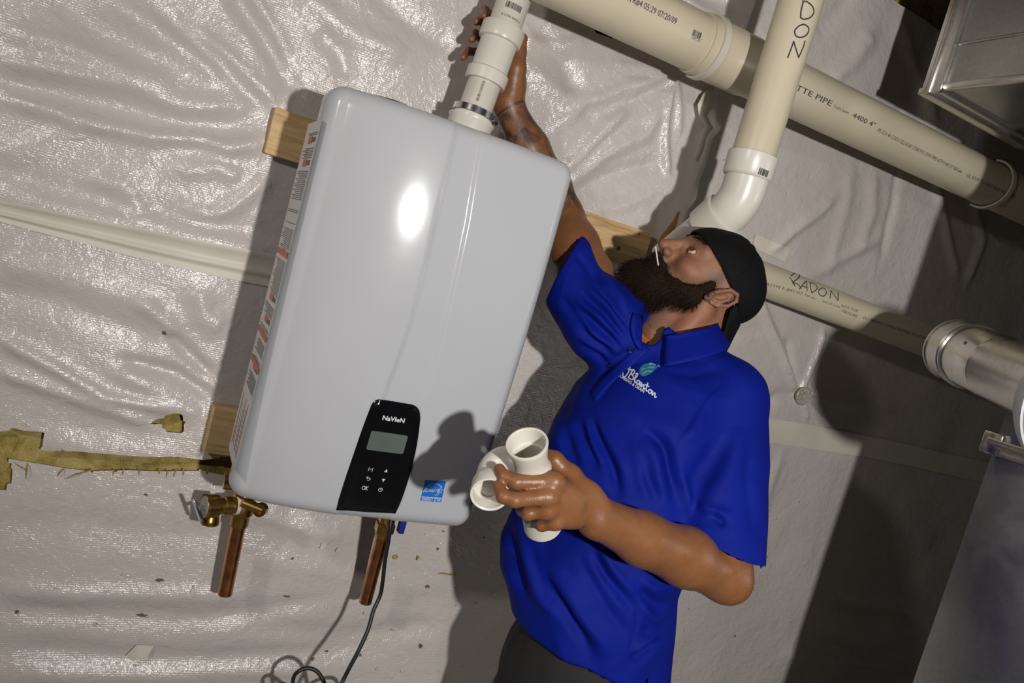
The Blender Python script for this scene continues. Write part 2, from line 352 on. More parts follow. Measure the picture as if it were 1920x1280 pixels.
# wool behind the openings
def slab(name, px0, py0, px1, py1, m, dy=.02, seed=0):
    a = onY(px0, py0, WY+dy); b = onY(px1, py1, WY+dy); nx, nz = 60, 16
    X, Z = np.meshgrid(np.linspace(min(a[0], b[0])-.03, max(a[0], b[0])+.03, nx), np.linspace(min(a[2], b[2])-.03, max(a[2], b[2])+.03, nz), indexing='ij'); P = np.stack([X.ravel(), Z.ravel()], -1)
    y = WY+dy-.007*vnoise(P, 22, seed)-.004*vnoise(P, 60, seed+1); i = np.arange(nx*nz).reshape(nx, nz)
    return link(name, mesh_np(name, np.stack([P[:, 0], y, P[:, 1]], -1), np.stack([i[:-1, :-1], i[1:, :-1], i[1:, 1:], i[:-1, 1:]], -1).reshape(-1, 4)), m, wall)
slab('insulation', -70, 780, 540, 975, M['wool'], .022, 21); slab('insulation', 270, 760, 360, 820, M['wool'], .02, 23)
# loose glass fibres hanging over the torn lip
fb = MB()
for (x, y, dx, dy) in [(120,878,-12,14),(175,880,-55,18),(215,880,-4,12),(232,880,-3,11),(262,880,-2,10),(315,881,-3,14),(330,882,-5,12),(345,880,-2,12),(52,868,-3,30),(48,880,-22,-14),(300,880,-2,9),(390,880,-3,12)]:
    p = hit(x, y); a = onY(x, y, p[1]-.004); b = onY(x+dx*.6, y+dy*.5, p[1]-.010); c = onY(x+dx, y+dy, p[1]-.005); fb.add(*tube([a, b, c], [.0016, .0012, .0005], 5))
fb.build('wool_strand', M['wool'], wall)
# seam tapes
def strip(name, top, bot, m, off=.004, n=60, b=None, nv=14, ridge=0):
    top = spline([np.array(q+(0,), float) for q in top], n//(len(top)-1)); bot = spline([np.array(q+(0,), float) for q in bot], n//(len(bot)-1)); k = min(len(top), len(bot)); v = []; f = []
    for i in range(k):
        for j in range(nv):
            q = top[i]+(bot[i]-top[i])*j/(nv-1); p = hit(q[0], q[1], b); t_ = j/(nv-1); v.append((p[0], p[1]-off-ridge*(math.exp(-((t_-.62)/.10)**2)+.8*math.exp(-((t_-.05)/.12)**2)-.5*math.exp(-((t_-.78)/.07)**2)), p[2]))
    for i in range(k-1):
        for j in range(nv-1): a = i*nv+j; f.append((a, a+1, a+nv+1, a+nv))
    return link(name, mesh_np(name, v, f), m, wall)
strip('seam_tape', [(-40,368),(150,405),(350,445),(640,500)], [(-40,405),(150,455),(350,505),(640,565)], M['tape'], ridge=.006)
strip('seam_tape', [(1400,778),(1500,793),(1650,822),(1860,868)], [(1400,822),(1500,837),(1650,862),(1860,908)], M['tape'], b=bB)
strip('seam_tape', [(1415,438),(1445,452),(1480,466)], [(1408,462),(1440,478),(1470,492)], M['tape'], b=bB)
# scuffs and nicks torn in the sheet: little lifted flakes with brown backing
NICK = [(275,925,7,4),(318,1020,12,6),(235,1075,14,6),(300,1085,16,5),(362,1105,10,22),(180,1167,9,8),(265,1150,22,6),(102,1097,7,5),(254,1244,9,5),(33,1143,8,8),(172,656,5,3),(78,620,5,3),(308,623,9,6),(605,1020,14,14),(631,1030,10,14),(548,1045,5,6),(740,1042,15,11),(782,1043,7,12),(820,1027,6,6),(798,1000,10,6),(830,994,8,4),(800,1097,12,9),(840,1074,44,4),(585,1232,8,10),(612,1218,9,4),(690,1197,12,7),(736,1178,12,7),(788,1208,9,10),(752,1255,7,8),(705,1252,6,6),(675,1225,6,7),(610,1135,7,6),(682,1147,6,6),(536,1115,14,5),(862,1048,7,5),(908,976,6,6),(905,1005,5,5),(921,1058,5,6),(855,1133,6,5),(890,1127,7,5),(925,1113,6,10),(944,1132,4,5),(1290,1140,5,4),(1282,1180,6,6),(1440,955,5,3),(1497,940,4,4),(1437,1042,5,6),(1412,1105,4,4),(1376,1190,6,6),(1480,1158,12,5),(1455,971,4,3),(1355,300,3,3)]
for i, (x, y, a, b) in enumerate(NICK):
    r = random.Random(i); p = hit(x, y); s = p[1]*1.28/FPX*.5; n = 9; q = []
    for k in range(n):
        t = 2*math.pi*k/n+r.uniform(-.3, .3); rr = r.uniform(.45, 1); q.append((p[0]+math.cos(t)*a*s*rr, p[1]-.004-r.uniform(0, .004), p[2]+math.sin(t)*b*s*rr))
    q.append((p[0]+a*s*.1, p[1]-.006, p[2])); f = [(k, (k+1) % n, n) for k in range(n)]
    link('torn_nick', mesh_np('torn_nick', q, f), M['wool'] if i in (16, 17, 20, 22, 23) else (M['knot'], M['tape'], M['sheet'])[i % 3], wall, False)
p = hit(265, 1217); q = [(p[0]+dx, p[1]-.006-dd, p[2]+dz) for dx, dz, dd in ((-.028, -.012, 0), (-.012, .016, .004), (.022, .014, .002), (.012, -.014, .008), (-.006, -.016, .01))]
link('sheet_flap', mesh_np('sheet_flap', q, [(0, 1, 4), (1, 2, 3, 4)]), M['tape'], wall, False)
# curled kraft-faced flap of the torn edge, beside the face
v = []; f = []
for i, (a, b, lift) in enumerate([((1271,396),(1274,398),.075),((1262,412),(1268,420),.07),((1250,428),(1262,436),.065),((1240,440),(1255,448),.06),((1232,455),(1246,458),.05),((1226,478),(1243,470),.05),((1222,492),(1240,492),.045)]):
    for q, e in ((a, 0), (b, .012)): v.append(onY(q[0], q[1], WY-lift+e))
    if i: k = 2*i; f.append((k-2, k-1, k+1, k))
o = link('kraft_flap', mesh_np('kraft_flap', v, f), simple('kraft_paper', (.40, .24, .04, 1), .5, var=.2), wall); o.modifiers.new('s', 'SOLIDIFY').thickness = .002
v = []; f = []
for i, (a, b, lift) in enumerate([((1335,160),(1341,168),.03),((1318,176),(1340,186),.045),((1308,196),(1335,202),.05),((1310,216),(1325,218),.05),((1322,236),(1337,240),.05),((1314,252),(1328,256),.045),((1306,280),(1318,284),.05),((1303,300),(1312,306),.04)]):
    for q, e in ((a, 0), (b, .02)): v.append(onY(q[0], q[1], WY-lift+e))
    if i: k = 2*i; f.append((k-2, k-1, k+1, k))
o = link('sheet_flap', mesh_np('sheet_flap', v, f), M['tape'], wall); o.modifiers.new('s', 'SOLIDIFY').thickness = .0015
# insulation washer in the right sheet
p = hit(1503, 741, bB); c = np.array([p[0], p[1]-.008, p[2]]); wa = thing('insulation_washer', 'pale plastic perforated washer pinning the white sheet right of the man', 'washer', c)
b = MB(); b.add(*lathe(c, (0, -1, 0), [(-.006, .0), (-.006, .027), (.001, .0285), (.003, .026), (.002, .008), (.001, .006), (.001, 0)], 32)); b.build('disc', simple('washer_plastic', (.36, .34, .27, 1), .4), wa)
b = MB()
for k in range(8):
    t = k*math.pi/4+.3; b.add(*lathe(c+np.array([math.cos(t)*.0185, -.0018, math.sin(t)*.0185]), (0, -1, 0), [(0, .004), (.0016, .0038), (.0012, .0030), (.0002, .0028), (.0002, 0)], 12))
b.build('perforation', simple('washer_hole', (.60, .58, .53, 1), .5), wa)
b = MB()
b.add(*lathe(c, (0, -1, 0), [(0, .0055), (.004, .005), (.0045, .003), (.003, .0)], 14)); b.build('screw_head', M['casing'], wa)

# ------------------------------------------------------------------ mounting boards
def board(label, x0, x1, zc, hgt, y0=WY-.042, y1=WY-.004):
    c = np.array([(x0+x1)/2, y1, zc]); t = thing('mounting_board', label, 'board', c)
    m = MB(); m.add(*boxm((x0, y0, zc-hgt/2), (x1, y1, zc+hgt/2), .003)); m.build('plank', M['wood'], t); return t
bd = board('pine mounting board behind the top of the water heater, running out behind the man', .146, 1.066, CAMZ+.133, .09)
bd2 = board('pine mounting board end low behind the left edge of the water heater', .166, .62, CAMZ-.475, .098)
for px, py, r in [(1160,466,.0065),(1124,475,.0035),(1106,425,.004),(1198,439,.003)]:
    p = onY(px, py, WY-.042); m = MB(); m.add(*lathe(p+np.array([0, .002, 0]), (0, -1, 0), [(0, r), (.0035, r*.8), (.0045, r*.5), (.004, 0)], 12)); m.build('knot', M['knot'], bd)

# ------------------------------------------------------------------ water heater
HX, HY, HZ, HW, HH = .194, 1.225, CAMZ-.513, .457, .729
heater = thing('water_heater', 'white wall-hung tankless water heater with black control panel', 'heater', (HX+HW/2, HY+.2, HZ))
C1 = np.array([onY(*q, HY)[[0, 2]] for q in [(862,205),(850,245),(834,320),(815,400),(798,480),(765,610),(735,700),(712,765),(690,830),(665,900),(640,980)]])
C2 = np.array([onY(*q, HY)[[0, 2]] for q in [(915,225),(907,262),(893,340),(880,420),(850,560),(822,680),(800,757),(790,800),(780,860),(765,930),(750,990)]])
C1 = C1[np.argsort(C1[:, 1])]; C2 = C2[np.argsort(C2[:, 1])]
def sstep(a, b, x): t = np.clip((x-a)/(b-a), 0, 1); return t*t*(3-2*t)
def front(x, z):
    """how far the cover stands back from its foremost plane"""
    c1 = np.interp(z, C1[:, 1], C1[:, 0]); c2 = np.interp(z, C2[:, 1], C2[:, 0])
    dl = np.clip(c1-x, 0, 1); bulge = .10*dl+.5*1.25*dl*dl + 2.0*np.clip(HX+.085-x, 0, 1)**2
    chan = .0035*sstep(-.002, .012, x-c1)*(1-sstep(-.008, .001, x-c2))
    dr = np.clip(x-c2, 0, 1); right = .02*dr+.10*dr*dr
    return bulge + chan + right + .5*.21*(z-(CAMZ+.06))**2 
r0 = .030; nx, nz = 190, 120
gx = np.linspace(HX+r0, HX+HW-r0, nx); gz = np.linspace(HZ+r0, HZ+HH-r0, nz)
GX, GZ = np.meshgrid(gx, gz, indexing='ij'); v = np.stack([GX, HY+front(GX, GZ), GZ], -1).reshape(-1, 3).tolist()
idx = np.arange(nx*nz).reshape(nx, nz); f = [(idx[i, j], idx[i+1, j], idx[i+1, j+1], idx[i, j+1]) for i in range(nx-1) for j in range(nz-1)]
loop = []                                     # boundary points with outward directions; corners fan out
for i in range(nx): loop.append((idx[i, 0], (0, -1)))
for a in range(1, 9): t = -math.pi/2+a/9*math.pi/2; loop.append((idx[-1, 0], (math.cos(t), math.sin(t))))
for j in range(nz): loop.append((idx[-1, j], (1, 0)))
for a in range(1, 9): t = a/9*math.pi/2; loop.append((idx[-1, -1], (math.cos(t), math.sin(t))))
for i in range(nx-1, -1, -1): loop.append((idx[i, -1], (0, 1)))
for a in range(1, 9): t = math.pi/2+a/9*math.pi/2; loop.append((idx[0, -1], (math.cos(t), math.sin(t))))
for j in range(nz-1, -1, -1): loop.append((idx[0, j], (-1, 0)))
for a in range(1, 9): t = math.pi+a/9*math.pi/2; loop.append((idx[0, 0], (math.cos(t), math.sin(t))))
prev = [k for k, _ in loop]; nl = len(loop)
rings = [(math.sin(p)*r0, (1-math.cos(p))) for p in np.linspace(0, math.pi/2, 9)[1:]] + [(r0, None)]
for (s_, d_) in rings:
    cur = []
    for k, (b, d) in enumerate(loop):
        p = v[b]; side = abs(d[0]); ry = .026+.012*side                      # softer roll on the long sides
        y = p[1]+ry*d_ if d_ is not None else HY+.105
        v.append([p[0]+d[0]*s_, y, p[2]+d[1]*s_]); cur.append(len(v)-1)
    for k in range(nl): f.append((prev[k], cur[k], cur[(k+1) % nl], prev[(k+1) % nl]))
    prev = cur
f.append(tuple(prev[::-1]))
cover = link('front_cover', mesh_np('front_cover', v, f), M['enamel'], heater, True, 35); bH = bvh_of(cover)
m = MB(); m.add(*boxm((HX+.045, HY+.10, HZ+.012), (HX+HW-.045, WY-.043, HZ+HH-.075), .006)); m.build('casing', M['casing'], heater)
FY = np.array([0, 1., 0])
def lay_front(px_list, name, mat, off, parent, sub=6, thick=0):
    """a flat patch outlined in the photo, laid on the cover"""
    bm = bmesh.new(); vs = [bm.verts.new(V(onY(x, y, HY))) for x, y in px_list]; bm.faces.new(vs)
    c = .012
    lo_ = [min(q.co[k] for q in vs) for k in (0, 2)]; hi_ = [max(q.co[k] for q in vs) for k in (0, 2)]
    for ax, a, b in ((0, lo_[0], hi_[0]), (2, lo_[1], hi_[1])):
        x = a+c
        while x < b:
            no = [0, 0, 0]; no[ax] = 1; co = [0, 0, 0]; co[ax] = x
            bmesh.ops.bisect_plane(bm, geom=list(bm.verts)+list(bm.edges)+list(bm.faces), plane_co=co, plane_no=no); x += c
    bmesh.ops.triangulate(bm, faces=[q for q in bm.faces if len(q.verts) > 4])
    for q in bm.verts:
        h = bH.ray_cast(q.co-Vector((0, .4, 0)), Vector((0, 1, 0))); q.co = (h[0]-Vector((0, off, 0))) if h[0] else q.co
    me = bpy.data.meshes.new(name); bm.normal_update(); bm.to_mesh(me); bm.free(); o = link(name, me, mat, parent)
    if thick: s_ = o.modifiers.new('s', 'SOLIDIFY'); s_.thickness = thick; s_.offset = 0
    return o
arc = lambda a, b, c, n=6: [tuple((1-t)**2*np.array(a)+2*t*(1-t)*np.array(b)+t*t*np.array(c)) for t in np.linspace(0, 1, n)]
pan_px = arc((699,765),(704,751),(716,752)) + arc((776,762),(794,766),(792,788)) + smooth2([(790,812),(784,855),(773,905),(760,950),(750,976)], 3) + [(700,974.5),(637,970)] + smooth2([(641,950),(652,910),(665,868),(680,820),(690,790)], 3)
panel = lay_front(pan_px, 'control_panel', M['black'], .0016, heater, thick=.0016)
panel['label'] = 'black glossy control panel'
bP = bvh_of(panel)
scr = lay_front([(700,814),(702,812.5),(767,822),(770,824),(762,856),(759,858),(694,850),(691.5,847)], 'display_screen', M['lcd'], .0031, panel); scr['label'] = 'grey unlit display'
# axes of print on the panel: along the picture's row of letters
def px_axes(p0, p1, up):
    a = onY(*p0, HY); b = onY(*p1, HY); c = onY(*up, HY); ex = unit(b-a); ey = c-a; ey = unit(ey-ex*np.dot(ey, ex)); return a, ex, ey, np.linalg.norm(b-a)
def print_on(name, body, p0, p1, up, mat, parent, hpx=None, bold=.0, off=.0034, shear=0, bvh=None):
    a, ex, ey, L = px_axes(p0, p1, up); v2, f2 = text_mesh(body, 1.0, shear=shear, bold=bold)
    xs = [q[0] for q in v2]; ys = [q[1] for q in v2]; k = L/(max(xs)-min(xs)); hh = np.linalg.norm(onY(*up, HY)-a); ky = hh/(max(ys)-min(ys))
    v2 = [((q[0]-min(xs))*k, (q[1]-min(ys))*ky) for q in v2]
    vv, ff = lay(v2, f2, a, ex, ey, FY, bvh or bH, off); return link(name, mesh_np(name, vv, ff), mat, parent, False)
print_on('brand_lettering', 'NaVIeN', (720.5,791.5), (762,797.5), (722.5,782.5), M['print'], panel, bold=.028)
def glyph(name, lines, ctr, s, mat=M['print'], parent=None, wd=.0011, off=.0036):
    a, ex, ey, L = px_axes((700,846), (760,856), (709,812)); c = onY(*ctr, HY); v2, f2 = stroke2d([[(x*s, y*s) for x, y in l] for l in lines], wd)
    vv, ff = lay(v2, f2, c, ex, ey, FY, bH, off); return link(name, mesh_np(name, vv, ff), mat, parent or panel, False)
S = .0034
glyph('button_mark', [[(-1,-1),(-1,1),(0,-.2),(1,1),(1,-1)]], (701,888), S)
glyph('button_mark', [[(x, y) for x in np.linspace(-1+1*(1-(y+1)/2)*0, 0, 1) for y in (0,)] or [(0,0),(0,0)]] if False else [[(-.7+.07*k, -.7) , (.7-.07*k, -.7)] for k in range(1)] + [[(-.75+t*.75, -.75+t*1.5), (.75-t*.75, -.75+t*1.5)] for t in np.linspace(.05, .95, 7)], (730.5,890.5), S*1.05, wd=.0009)
glyph('button_mark', [[(-.75+t*.75, .75-t*1.5), (.75-t*.75, .75-t*1.5)] for t in np.linspace(.05, .95, 7)], (725.5,909.5), S*1.05, wd=.0009)
glyph('button_mark', [[(-1,.5),(.4,.5),(.95,.2),(1,-.3),(.5,-.75),(-.3,-.8)], [(-.55,1),(-1.1,.5),(-.55,0)]], (697,906.5), S*1.05)
glyph('button_mark', [[(math.cos(t)*.8-1, math.sin(t)*1) for t in np.linspace(0, 6.28, 17)], [(.3,-1),(.3,1)], [(1.3,1),(.35,0),(1.3,-1)]], (692,925), S)
glyph('button_mark', [[(math.sin(t), -math.cos(t)) for t in np.linspace(-2.4, 2.4, 15)], [(0,1.15),(0,.1)]], (720.5,928), S)
# efficiency sticker: blue square, white arc, scrawled word, star, lettering
stk = lay_front([(804.5,908.5),(844.5,911),(836.5,953),(796.5,950)], 'efficiency_sticker', M['bluesticker'], .0008, heater); stk['label'] = 'square blue sticker with white lettering and star'
def stkp(lines, wd=.0009, name='sticker_print'):
    """sticker coords: 0..1 right and up"""
    A = onY(796.5,950,HY); B = onY(836.5,953,HY); C = onY(804.5,908.5,HY); ex = B-A; ey = C-A; v2 = []; 
    q2, f2 = stroke2d([[(x*np.linalg.norm(ex), y*np.linalg.norm(ey)) for x, y in l] for l in lines], wd); ux, uy = unit(ex), unit(ey)
    vv, ff = lay(q2, f2, A, ux, uy, FY, bH, .0016); link(name, mesh_np(name, vv, ff), M['print'], stk, False)
stkp([[(0,.215),(1,.215)], smooth2([(.04,.44),(.10,.62),(.25,.79),(.47,.87),(.70,.83),(.86,.73)], 4)])
stkp([smooth2([(.10,.46),(.17,.52),(.20,.60),(.14,.60),(.12,.50),(.18,.45),(.24,.50)], 4), smooth2([(.27,.46),(.29,.57),(.30,.50),(.34,.58),(.38,.55),(.37,.47)], 4), smooth2([(.48,.56),(.42,.57),(.40,.50),(.46,.48),(.48,.55),(.44,.48)], 3), smooth2([(.50,.45),(.53,.58),(.58,.60)], 3), smooth2([(.70,.62),(.62,.60),(.62,.50),(.70,.56),(.71,.42),(.66,.32),(.60,.36)], 4), smooth2([(.73,.62),(.74,.52),(.80,.62),(.80,.46),(.74,.30)], 4)], .0007)
st = [(.82+.15*(1 if k % 2 == 0 else .42)*math.sin(k*math.pi/5), .58+.17*(1 if k % 2 == 0 else .42)*math.cos(k*math.pi/5)) for k in range(11)]
stkp([st], .0008)
def stk_text():
    A = onY(796.5,950,HY); B = onY(836.5,953,HY); C = onY(804.5,908.5,HY); ex, ey = unit(B-A), unit(C-A); v2, f2 = text_mesh('ENERGY STAR', 1, bold=.01); xs = [q[0] for q in v2]; L = np.linalg.norm(B-A)*.9; k = L/(max(xs)-min(xs)); v2 = [((q[0])*k+L*.05, q[1]*.0072/.7+.0016) for q in v2]
    vv, ff = lay(v2, f2, A, ex, ey, FY, bH, .0016); link('sticker_print', mesh_np('sticker_print', vv, ff), M['print'], stk, False)
stk_text()
# warning label and clear film strip on the left side
LX = HX-.0012; yA, yB = HY+.045, HY+.185
sv = MB(); sv.add([(LX, yA, HZ+.055), (LX, yB, HZ+.055), (LX, yB, HZ+HH-.065), (LX, yA, HZ+HH-.065)], [(0, 1, 2, 3)]); lab = sv.build('warning_label', M['label'], heater, False); lab['label'] = 'long white warning label of small print on the side'
dark = MB(); red = MB(); r = random.Random(3); z = HZ+HH-.085
def sq(mb, y0, y1, z0, z1, e=.0006): mb.add([(LX-e, y0, z0), (LX-e, y1, z0), (LX-e, y1, z1), (LX-e, y0, z1)], [(0, 1, 2, 3)])
while z > HZ+.19:
    if r.random() < .05: sq(red, yA+.05, yA+.09, z-.012, z); sq(dark, yA+.02, yA+.045, z-.010, z-.002); z -= .02
    elif r.random() < .08: z -= .008
    else: sq(dark, yA+.012, yA+.012+r.uniform(.08, .118), z-.0013, z); z -= .0032
for z0 in (HZ+.23, HZ+.285, HZ+.43): sq(red, yA+.006, yB-.006, z0, z0+.010, .001)
for y0 in (yA+.03, yA+.065, yA+.115): sq(red, y0, y0+.004, HZ+.075, HZ+.17)
for k in range(9):
    for y0, y1 in ((yA+.036, yA+.062), (yA+.071, yA+.112)): sq(dark, y0, y1, HZ+.08+k*.009, HZ+.0812+k*.009)
tag(dark.build('label_print', M['faint'], lab, False), kind='stuff'); tag(red.build('label_print', M['red'], lab, False), kind='stuff')
# intake port cap and exhaust collar on top
zt = HZ+HH
cp = onY(737, 168, HY+.24); m = MB(); m.add(*lathe((cp[0], HY+.24, zt-.03), (0, 0, 1), [(0, .05), (.055, .05), (.058, .047), (.058, .042), (.045, .040), (.045, 0)], 36)); m.build('intake_collar', M['steel'], heater)
PB = onY(884, 226, 1.45); PT = onY(966, -6, 1.455); PD = unit(PT-PB); PL = np.linalg.norm(PT-PB)
m = MB(); m.add(*lathe(PB-PD*.11, PD, [(0, .045), (.105, .045), (.108, .0475), (.112, .0475), (.114, .041), (.132, .0405), (.132, .035)], 40)); m.build('exhaust_collar', M['pvcb'], heater)
m = MB(); m.add(*lathe(PB-PD*.0, PD, [(.008, .0422), (.009, .0437), (.021, .0437), (.022, .0422)], 40))
e1 = unit(CR-PD*np.dot(CR, PD)); q = PB+PD*.015+e1*.047; m.add(*tube([q-e1*.004-CF*.012, q-e1*.001+CF*.012], .0052, 10)); m.add(*lathe(q-CF*.017, CF, [(0, 0), (0, .0055), (.005, .0055), (.005, 0)], 6)); m.build('hose_clamp', M['steel'], heater)
# bottom connections
def L2(px0, Y0, px1, Y1): return onY(*px0, Y0), onY(*px1, Y1)
a, b = L2((455,948), 1.50, (422,1113), 1.51); d = unit(b-a)
def pipe_down(a, b, name='copper_stub'):
    d = unit(b-a); L = np.linalg.norm(b-a); m = MB(); m.add(*lathe(a, d, [(0, .0145), (L, .0145), (L, .0128), (L-.03, .0126), (L-.03, 0)], 28)); m.build(name, M['copper'], heater)
pipe_down(a+d*.02, b)
m = MB(); m.add(*lathe(a-d*.07, d, [(0, 0), (0, .021), (.055, .021), (.06, .0235), (.085, .0235), (.09, .0185), (.112, .0182), (.112, .0145)], 28)); m.add(*tube([a-d*.055, a-d*.055+np.array([-.03, 0, -.003]), a-d*.055+np.array([-.045, 0, -.004])], [.020, .0195, .019], 22)); m.build('valve_tee', M['brass'], heater)
c0 = onY(432, 948, 1.495); c1 = onY(381, 950, 1.48); ax = unit(c1-c0); L = np.linalg.norm(c1-c0)
m = MB(); m.add(*lathe(c0, ax, [(-.012, .014), (-.012, .0185), (.012, .0185), (.014, .0165), (.022, .0165), (.026, .0225), (.046, .0235), (.052, .0245), (L-.006, .0245), (L-.004, .0225), (L-.002, .0215), (L-.002, 0)], 32))
dn = unit(np.array([0, -.1, -1.])); q = c0+ax*.034; m.add(*lathe(q, dn, [(0, .013), (.026, .0165), (.032, .018), (.036, .0165), (.036, .011), (.02, .011), (.02, 0)], 24)); rv = m.build('relief_valve', M['brass'], heater)
m = MB(); m.add(*lathe(c0+ax*(L-.003), ax, [(0, .0215), (.002, .021), (.0024, 0)], 24)); m.build('valve_tag', simple('valve_tag', (.33, .31, .28, 1), .5, var=.4, sc=300), rv)
u_ = onY(368, 937, 1.46); l_ = onY(382, 976, 1.46); m = MB(); dd = unit(l_-u_); sdx = unit(np.cross(dd, ax)); m.add(*boxm((-.0035, -.008, 0), (.0035, .008, np.linalg.norm(l_-u_)), .0012, 2, (ax, sdx, dd), u_+ax*.004)); m.add(*tube([u_*.5+l_*.5+ax*.004, c0+ax*(L-.004)], .004, 8)); m.build('test_lever', M['steel'], rv)
m = MB(); g = onY(442, 946, 1.49); m.add(*lathe(g, ax, [(-.004, .018), (-.004, .0200), (.003, .0200), (.003, .018)], 26)); m.build('thread_tape', M['pvcb'], heater)
g = onY(489, 955, 1.47); m = MB(); m.add(*tube([g+np.array([-.04, 0, .012]), g], [.010, .010], 14)); m.add(*lathe(g-CF*.006, CF, [(0, .0), (0, .006), (-.004, .0075), (-.004, .013), (.004, .0135), (.012, .0135), (.014, .0)], 24)); m.build('drain_port', M['brass'], heater)
a, b = L2((722,986), 1.475, (685,1128), 1.49); d = unit(b-a); pipe_down(a+d*.01, b)
m = MB(); m.add(*lathe(a-d*.07, d, [(0, 0), (0, .019), (.06, .019), (.062, .022), (.082, .022), (.086, .0172), (.102, .0172), (.102, .0145)], 6)); m.add(*lathe(a-d*.035+np.array([.0, 0, 0]), d, [(.03, .020), (.052, .0185), (.06, .0170)], 24)); m.build('shutoff_valve', M['brass'], heater)
g = onY(745, 985, 1.46); m = MB(); m.add(*lathe(g+np.array([-.02, .0, .03]), (0, 0, -1), [(0, .012), (.028, .012), (.034, .009), (.036, 0)], 8)); m.build('union_nut', M['brass'], heater)
g0 = onY(752, 980, 1.44); m = MB(); m.add(*boxm((g0[0]-.004, g0[1]-.010, g0[2]-.022), (g0[0]+.010, g0[1]+.010, g0[2]+.055), .004)); m.build('valve_handle', M['bluehandle'], heater)

# power cord hanging from the heater with a coiled end
pts = [onY(x, y, Y) for x, y, Y in [(737,940,1.40),(733,975,1.37),(729,1010,1.365),(722,1050,1.37),(718,1085,1.375),(713,1115,1.375),(700,1145,1.365),(690,1180,1.35),(672,1220,1.33),(655,1252,1.31),(640,1282,1.29),(622,1325,1.28),(600,1350,1.29),(575,1335,1.32),(556,1305,1.36),(549,1280,1.39),(555,1262,1.41),(575,1252,1.415),(595,1259,1.41),(608,1280,1.40),(618,1310,1.39),(640,1335,1.40),(662,1318,1.43),(658,1292,1.45),(640,1284,1.46),(610,1296,1.45),(588,1330,1.43),(560,1330,1.43),(530,1310,1.43),(520,1290,1.44),(535,1283,1.44),(570,1310,1.43),(596,1345,1.42),(605,1385,1.40)]]
m = MB(); m.add(*tube(spline(pts, 7), .0042, 10)); cord = m.build('power_cord', M['rubber']); tag(cord, 'black power cord hanging looped below the water heater', 'cord')

# ------------------------------------------------------------------ plastic vent pipe above the heater
vent = thing('vent_pipe', 'white plastic vent pipe rising from the water heater, gripped by the man', 'pipe', PB)
def along(px):                                # distance along the vent axis of the point nearest to that pixel ray
    r = unit(ray(*px)); n = np.cross(PD, np.cross(r, PD)); wv = CAM-PB; b_ = np.dot(PD, r); d_ = np.dot(PD, wv); e_ = np.dot(r, wv); return (d_-b_*e_)/(1-b_*b_)
sA = along((899,140)); sB = along((934,62)); R0 = .0335
m = MB(); m.add(*lathe(PB-PD*.0, PD, [(.0, R0-.004), (.0, R0), (sA, R0), (sA, R0-.004)], 40)); m.build('stub', M['pvcw'], vent)
m = MB(); m.add(*lathe(PB, PD, [(sA-.013, R0), (sA-.013, .0405), (sA-.012, .0415), (sA+.010, .0425), (sA+.0125, .0405), (sA+.014, .0372), (sB-.018, .0372), (sB-.016, .0425), (sB-.014, .0432), (sB+.012, .0440), (sB+.014, .0428), (sB+.014, R0)], 48)); cpl = m.build('coupling', M['pvcb'], vent)
m = MB(); m.add(*lathe(PB, PD, [(sB, R0-.0002), (PL+.025, R0), (PL+.025, 0)], 40)); m.build('upper_pipe', M['pvcw'], vent)
face = CAM-PB
v2, f2 = barcode(.033, .012, 20, 5); vv, ff = wrap(v2, f2, PB, PD, R0, face, along((961,30)), .012/R0, math.pi/2+math.pi, .0008); link('barcode', mesh_np('barcode', vv, ff), M['ink'], vent, False)
v2, f2 = text_mesh('0 11942 03092 4', .006); vv, ff = wrap(v2, f2, PB, PD, R0, face, along((956,46)), .014/R0, math.pi*1.5, .0008); link('lettering', mesh_np('lettering', vv, ff), M['ink'], vent, False)
v2, f2 = barcode(.042, .0050, 26, 7); vv, ff = wrap(v2, f2, PB, PD, R0, face, along((893,197)), .0/R0, 0, .0008); link('barcode', mesh_np('barcode', vv, ff), M['faint'], vent, False)
v2, f2 = barcode(.0008, .035, 1, 7); vv, ff = wrap([(x, y) for x, y in v2], f2, PB, PD, R0, face, along((880,205)), -.1, math.pi/2*0, .0004)

# ------------------------------------------------------------------ big drain pipe running across the wall
A = onY(1055, -42, 1.40); B = onY(1921, 378, 1.44); D1 = unit(B-A); R1 = .0605
main = thing('drain_pipe', 'thick cream plastic pipe running diagonally along the top of the wall', 'pipe', A)
m = MB(); m.add(*lathe(A-D1*.10, D1, [(0, 0), (0, R1), (3.1, R1), (3.1, 0)], 48)); m.build('pipe_length', M['pvc'], main)
def s_on(px):
    r = ray(*px); r = r/np.linalg.norm(r); wv = CAM-A; b_ = np.dot(D1, r); d_ = np.dot(D1, wv); e_ = np.dot(r, wv); return (d_-b_*e_)/(1-b_*b_)
s1, s2 = s_on((1302,92)), s_on((1400,134))
m = MB(); m.add(*lathe(A, D1, [(s1-.004, R1), (s1-.004, R1+.004), (s1+.002, R1+.0045), (s2-.008, R1+.0045), (s2, R1+.003), (s2+.001, R1)], 48)); m.build('bell_joint', M['pvc'], main)
ux = unit(np.cross(D1, FY)); 
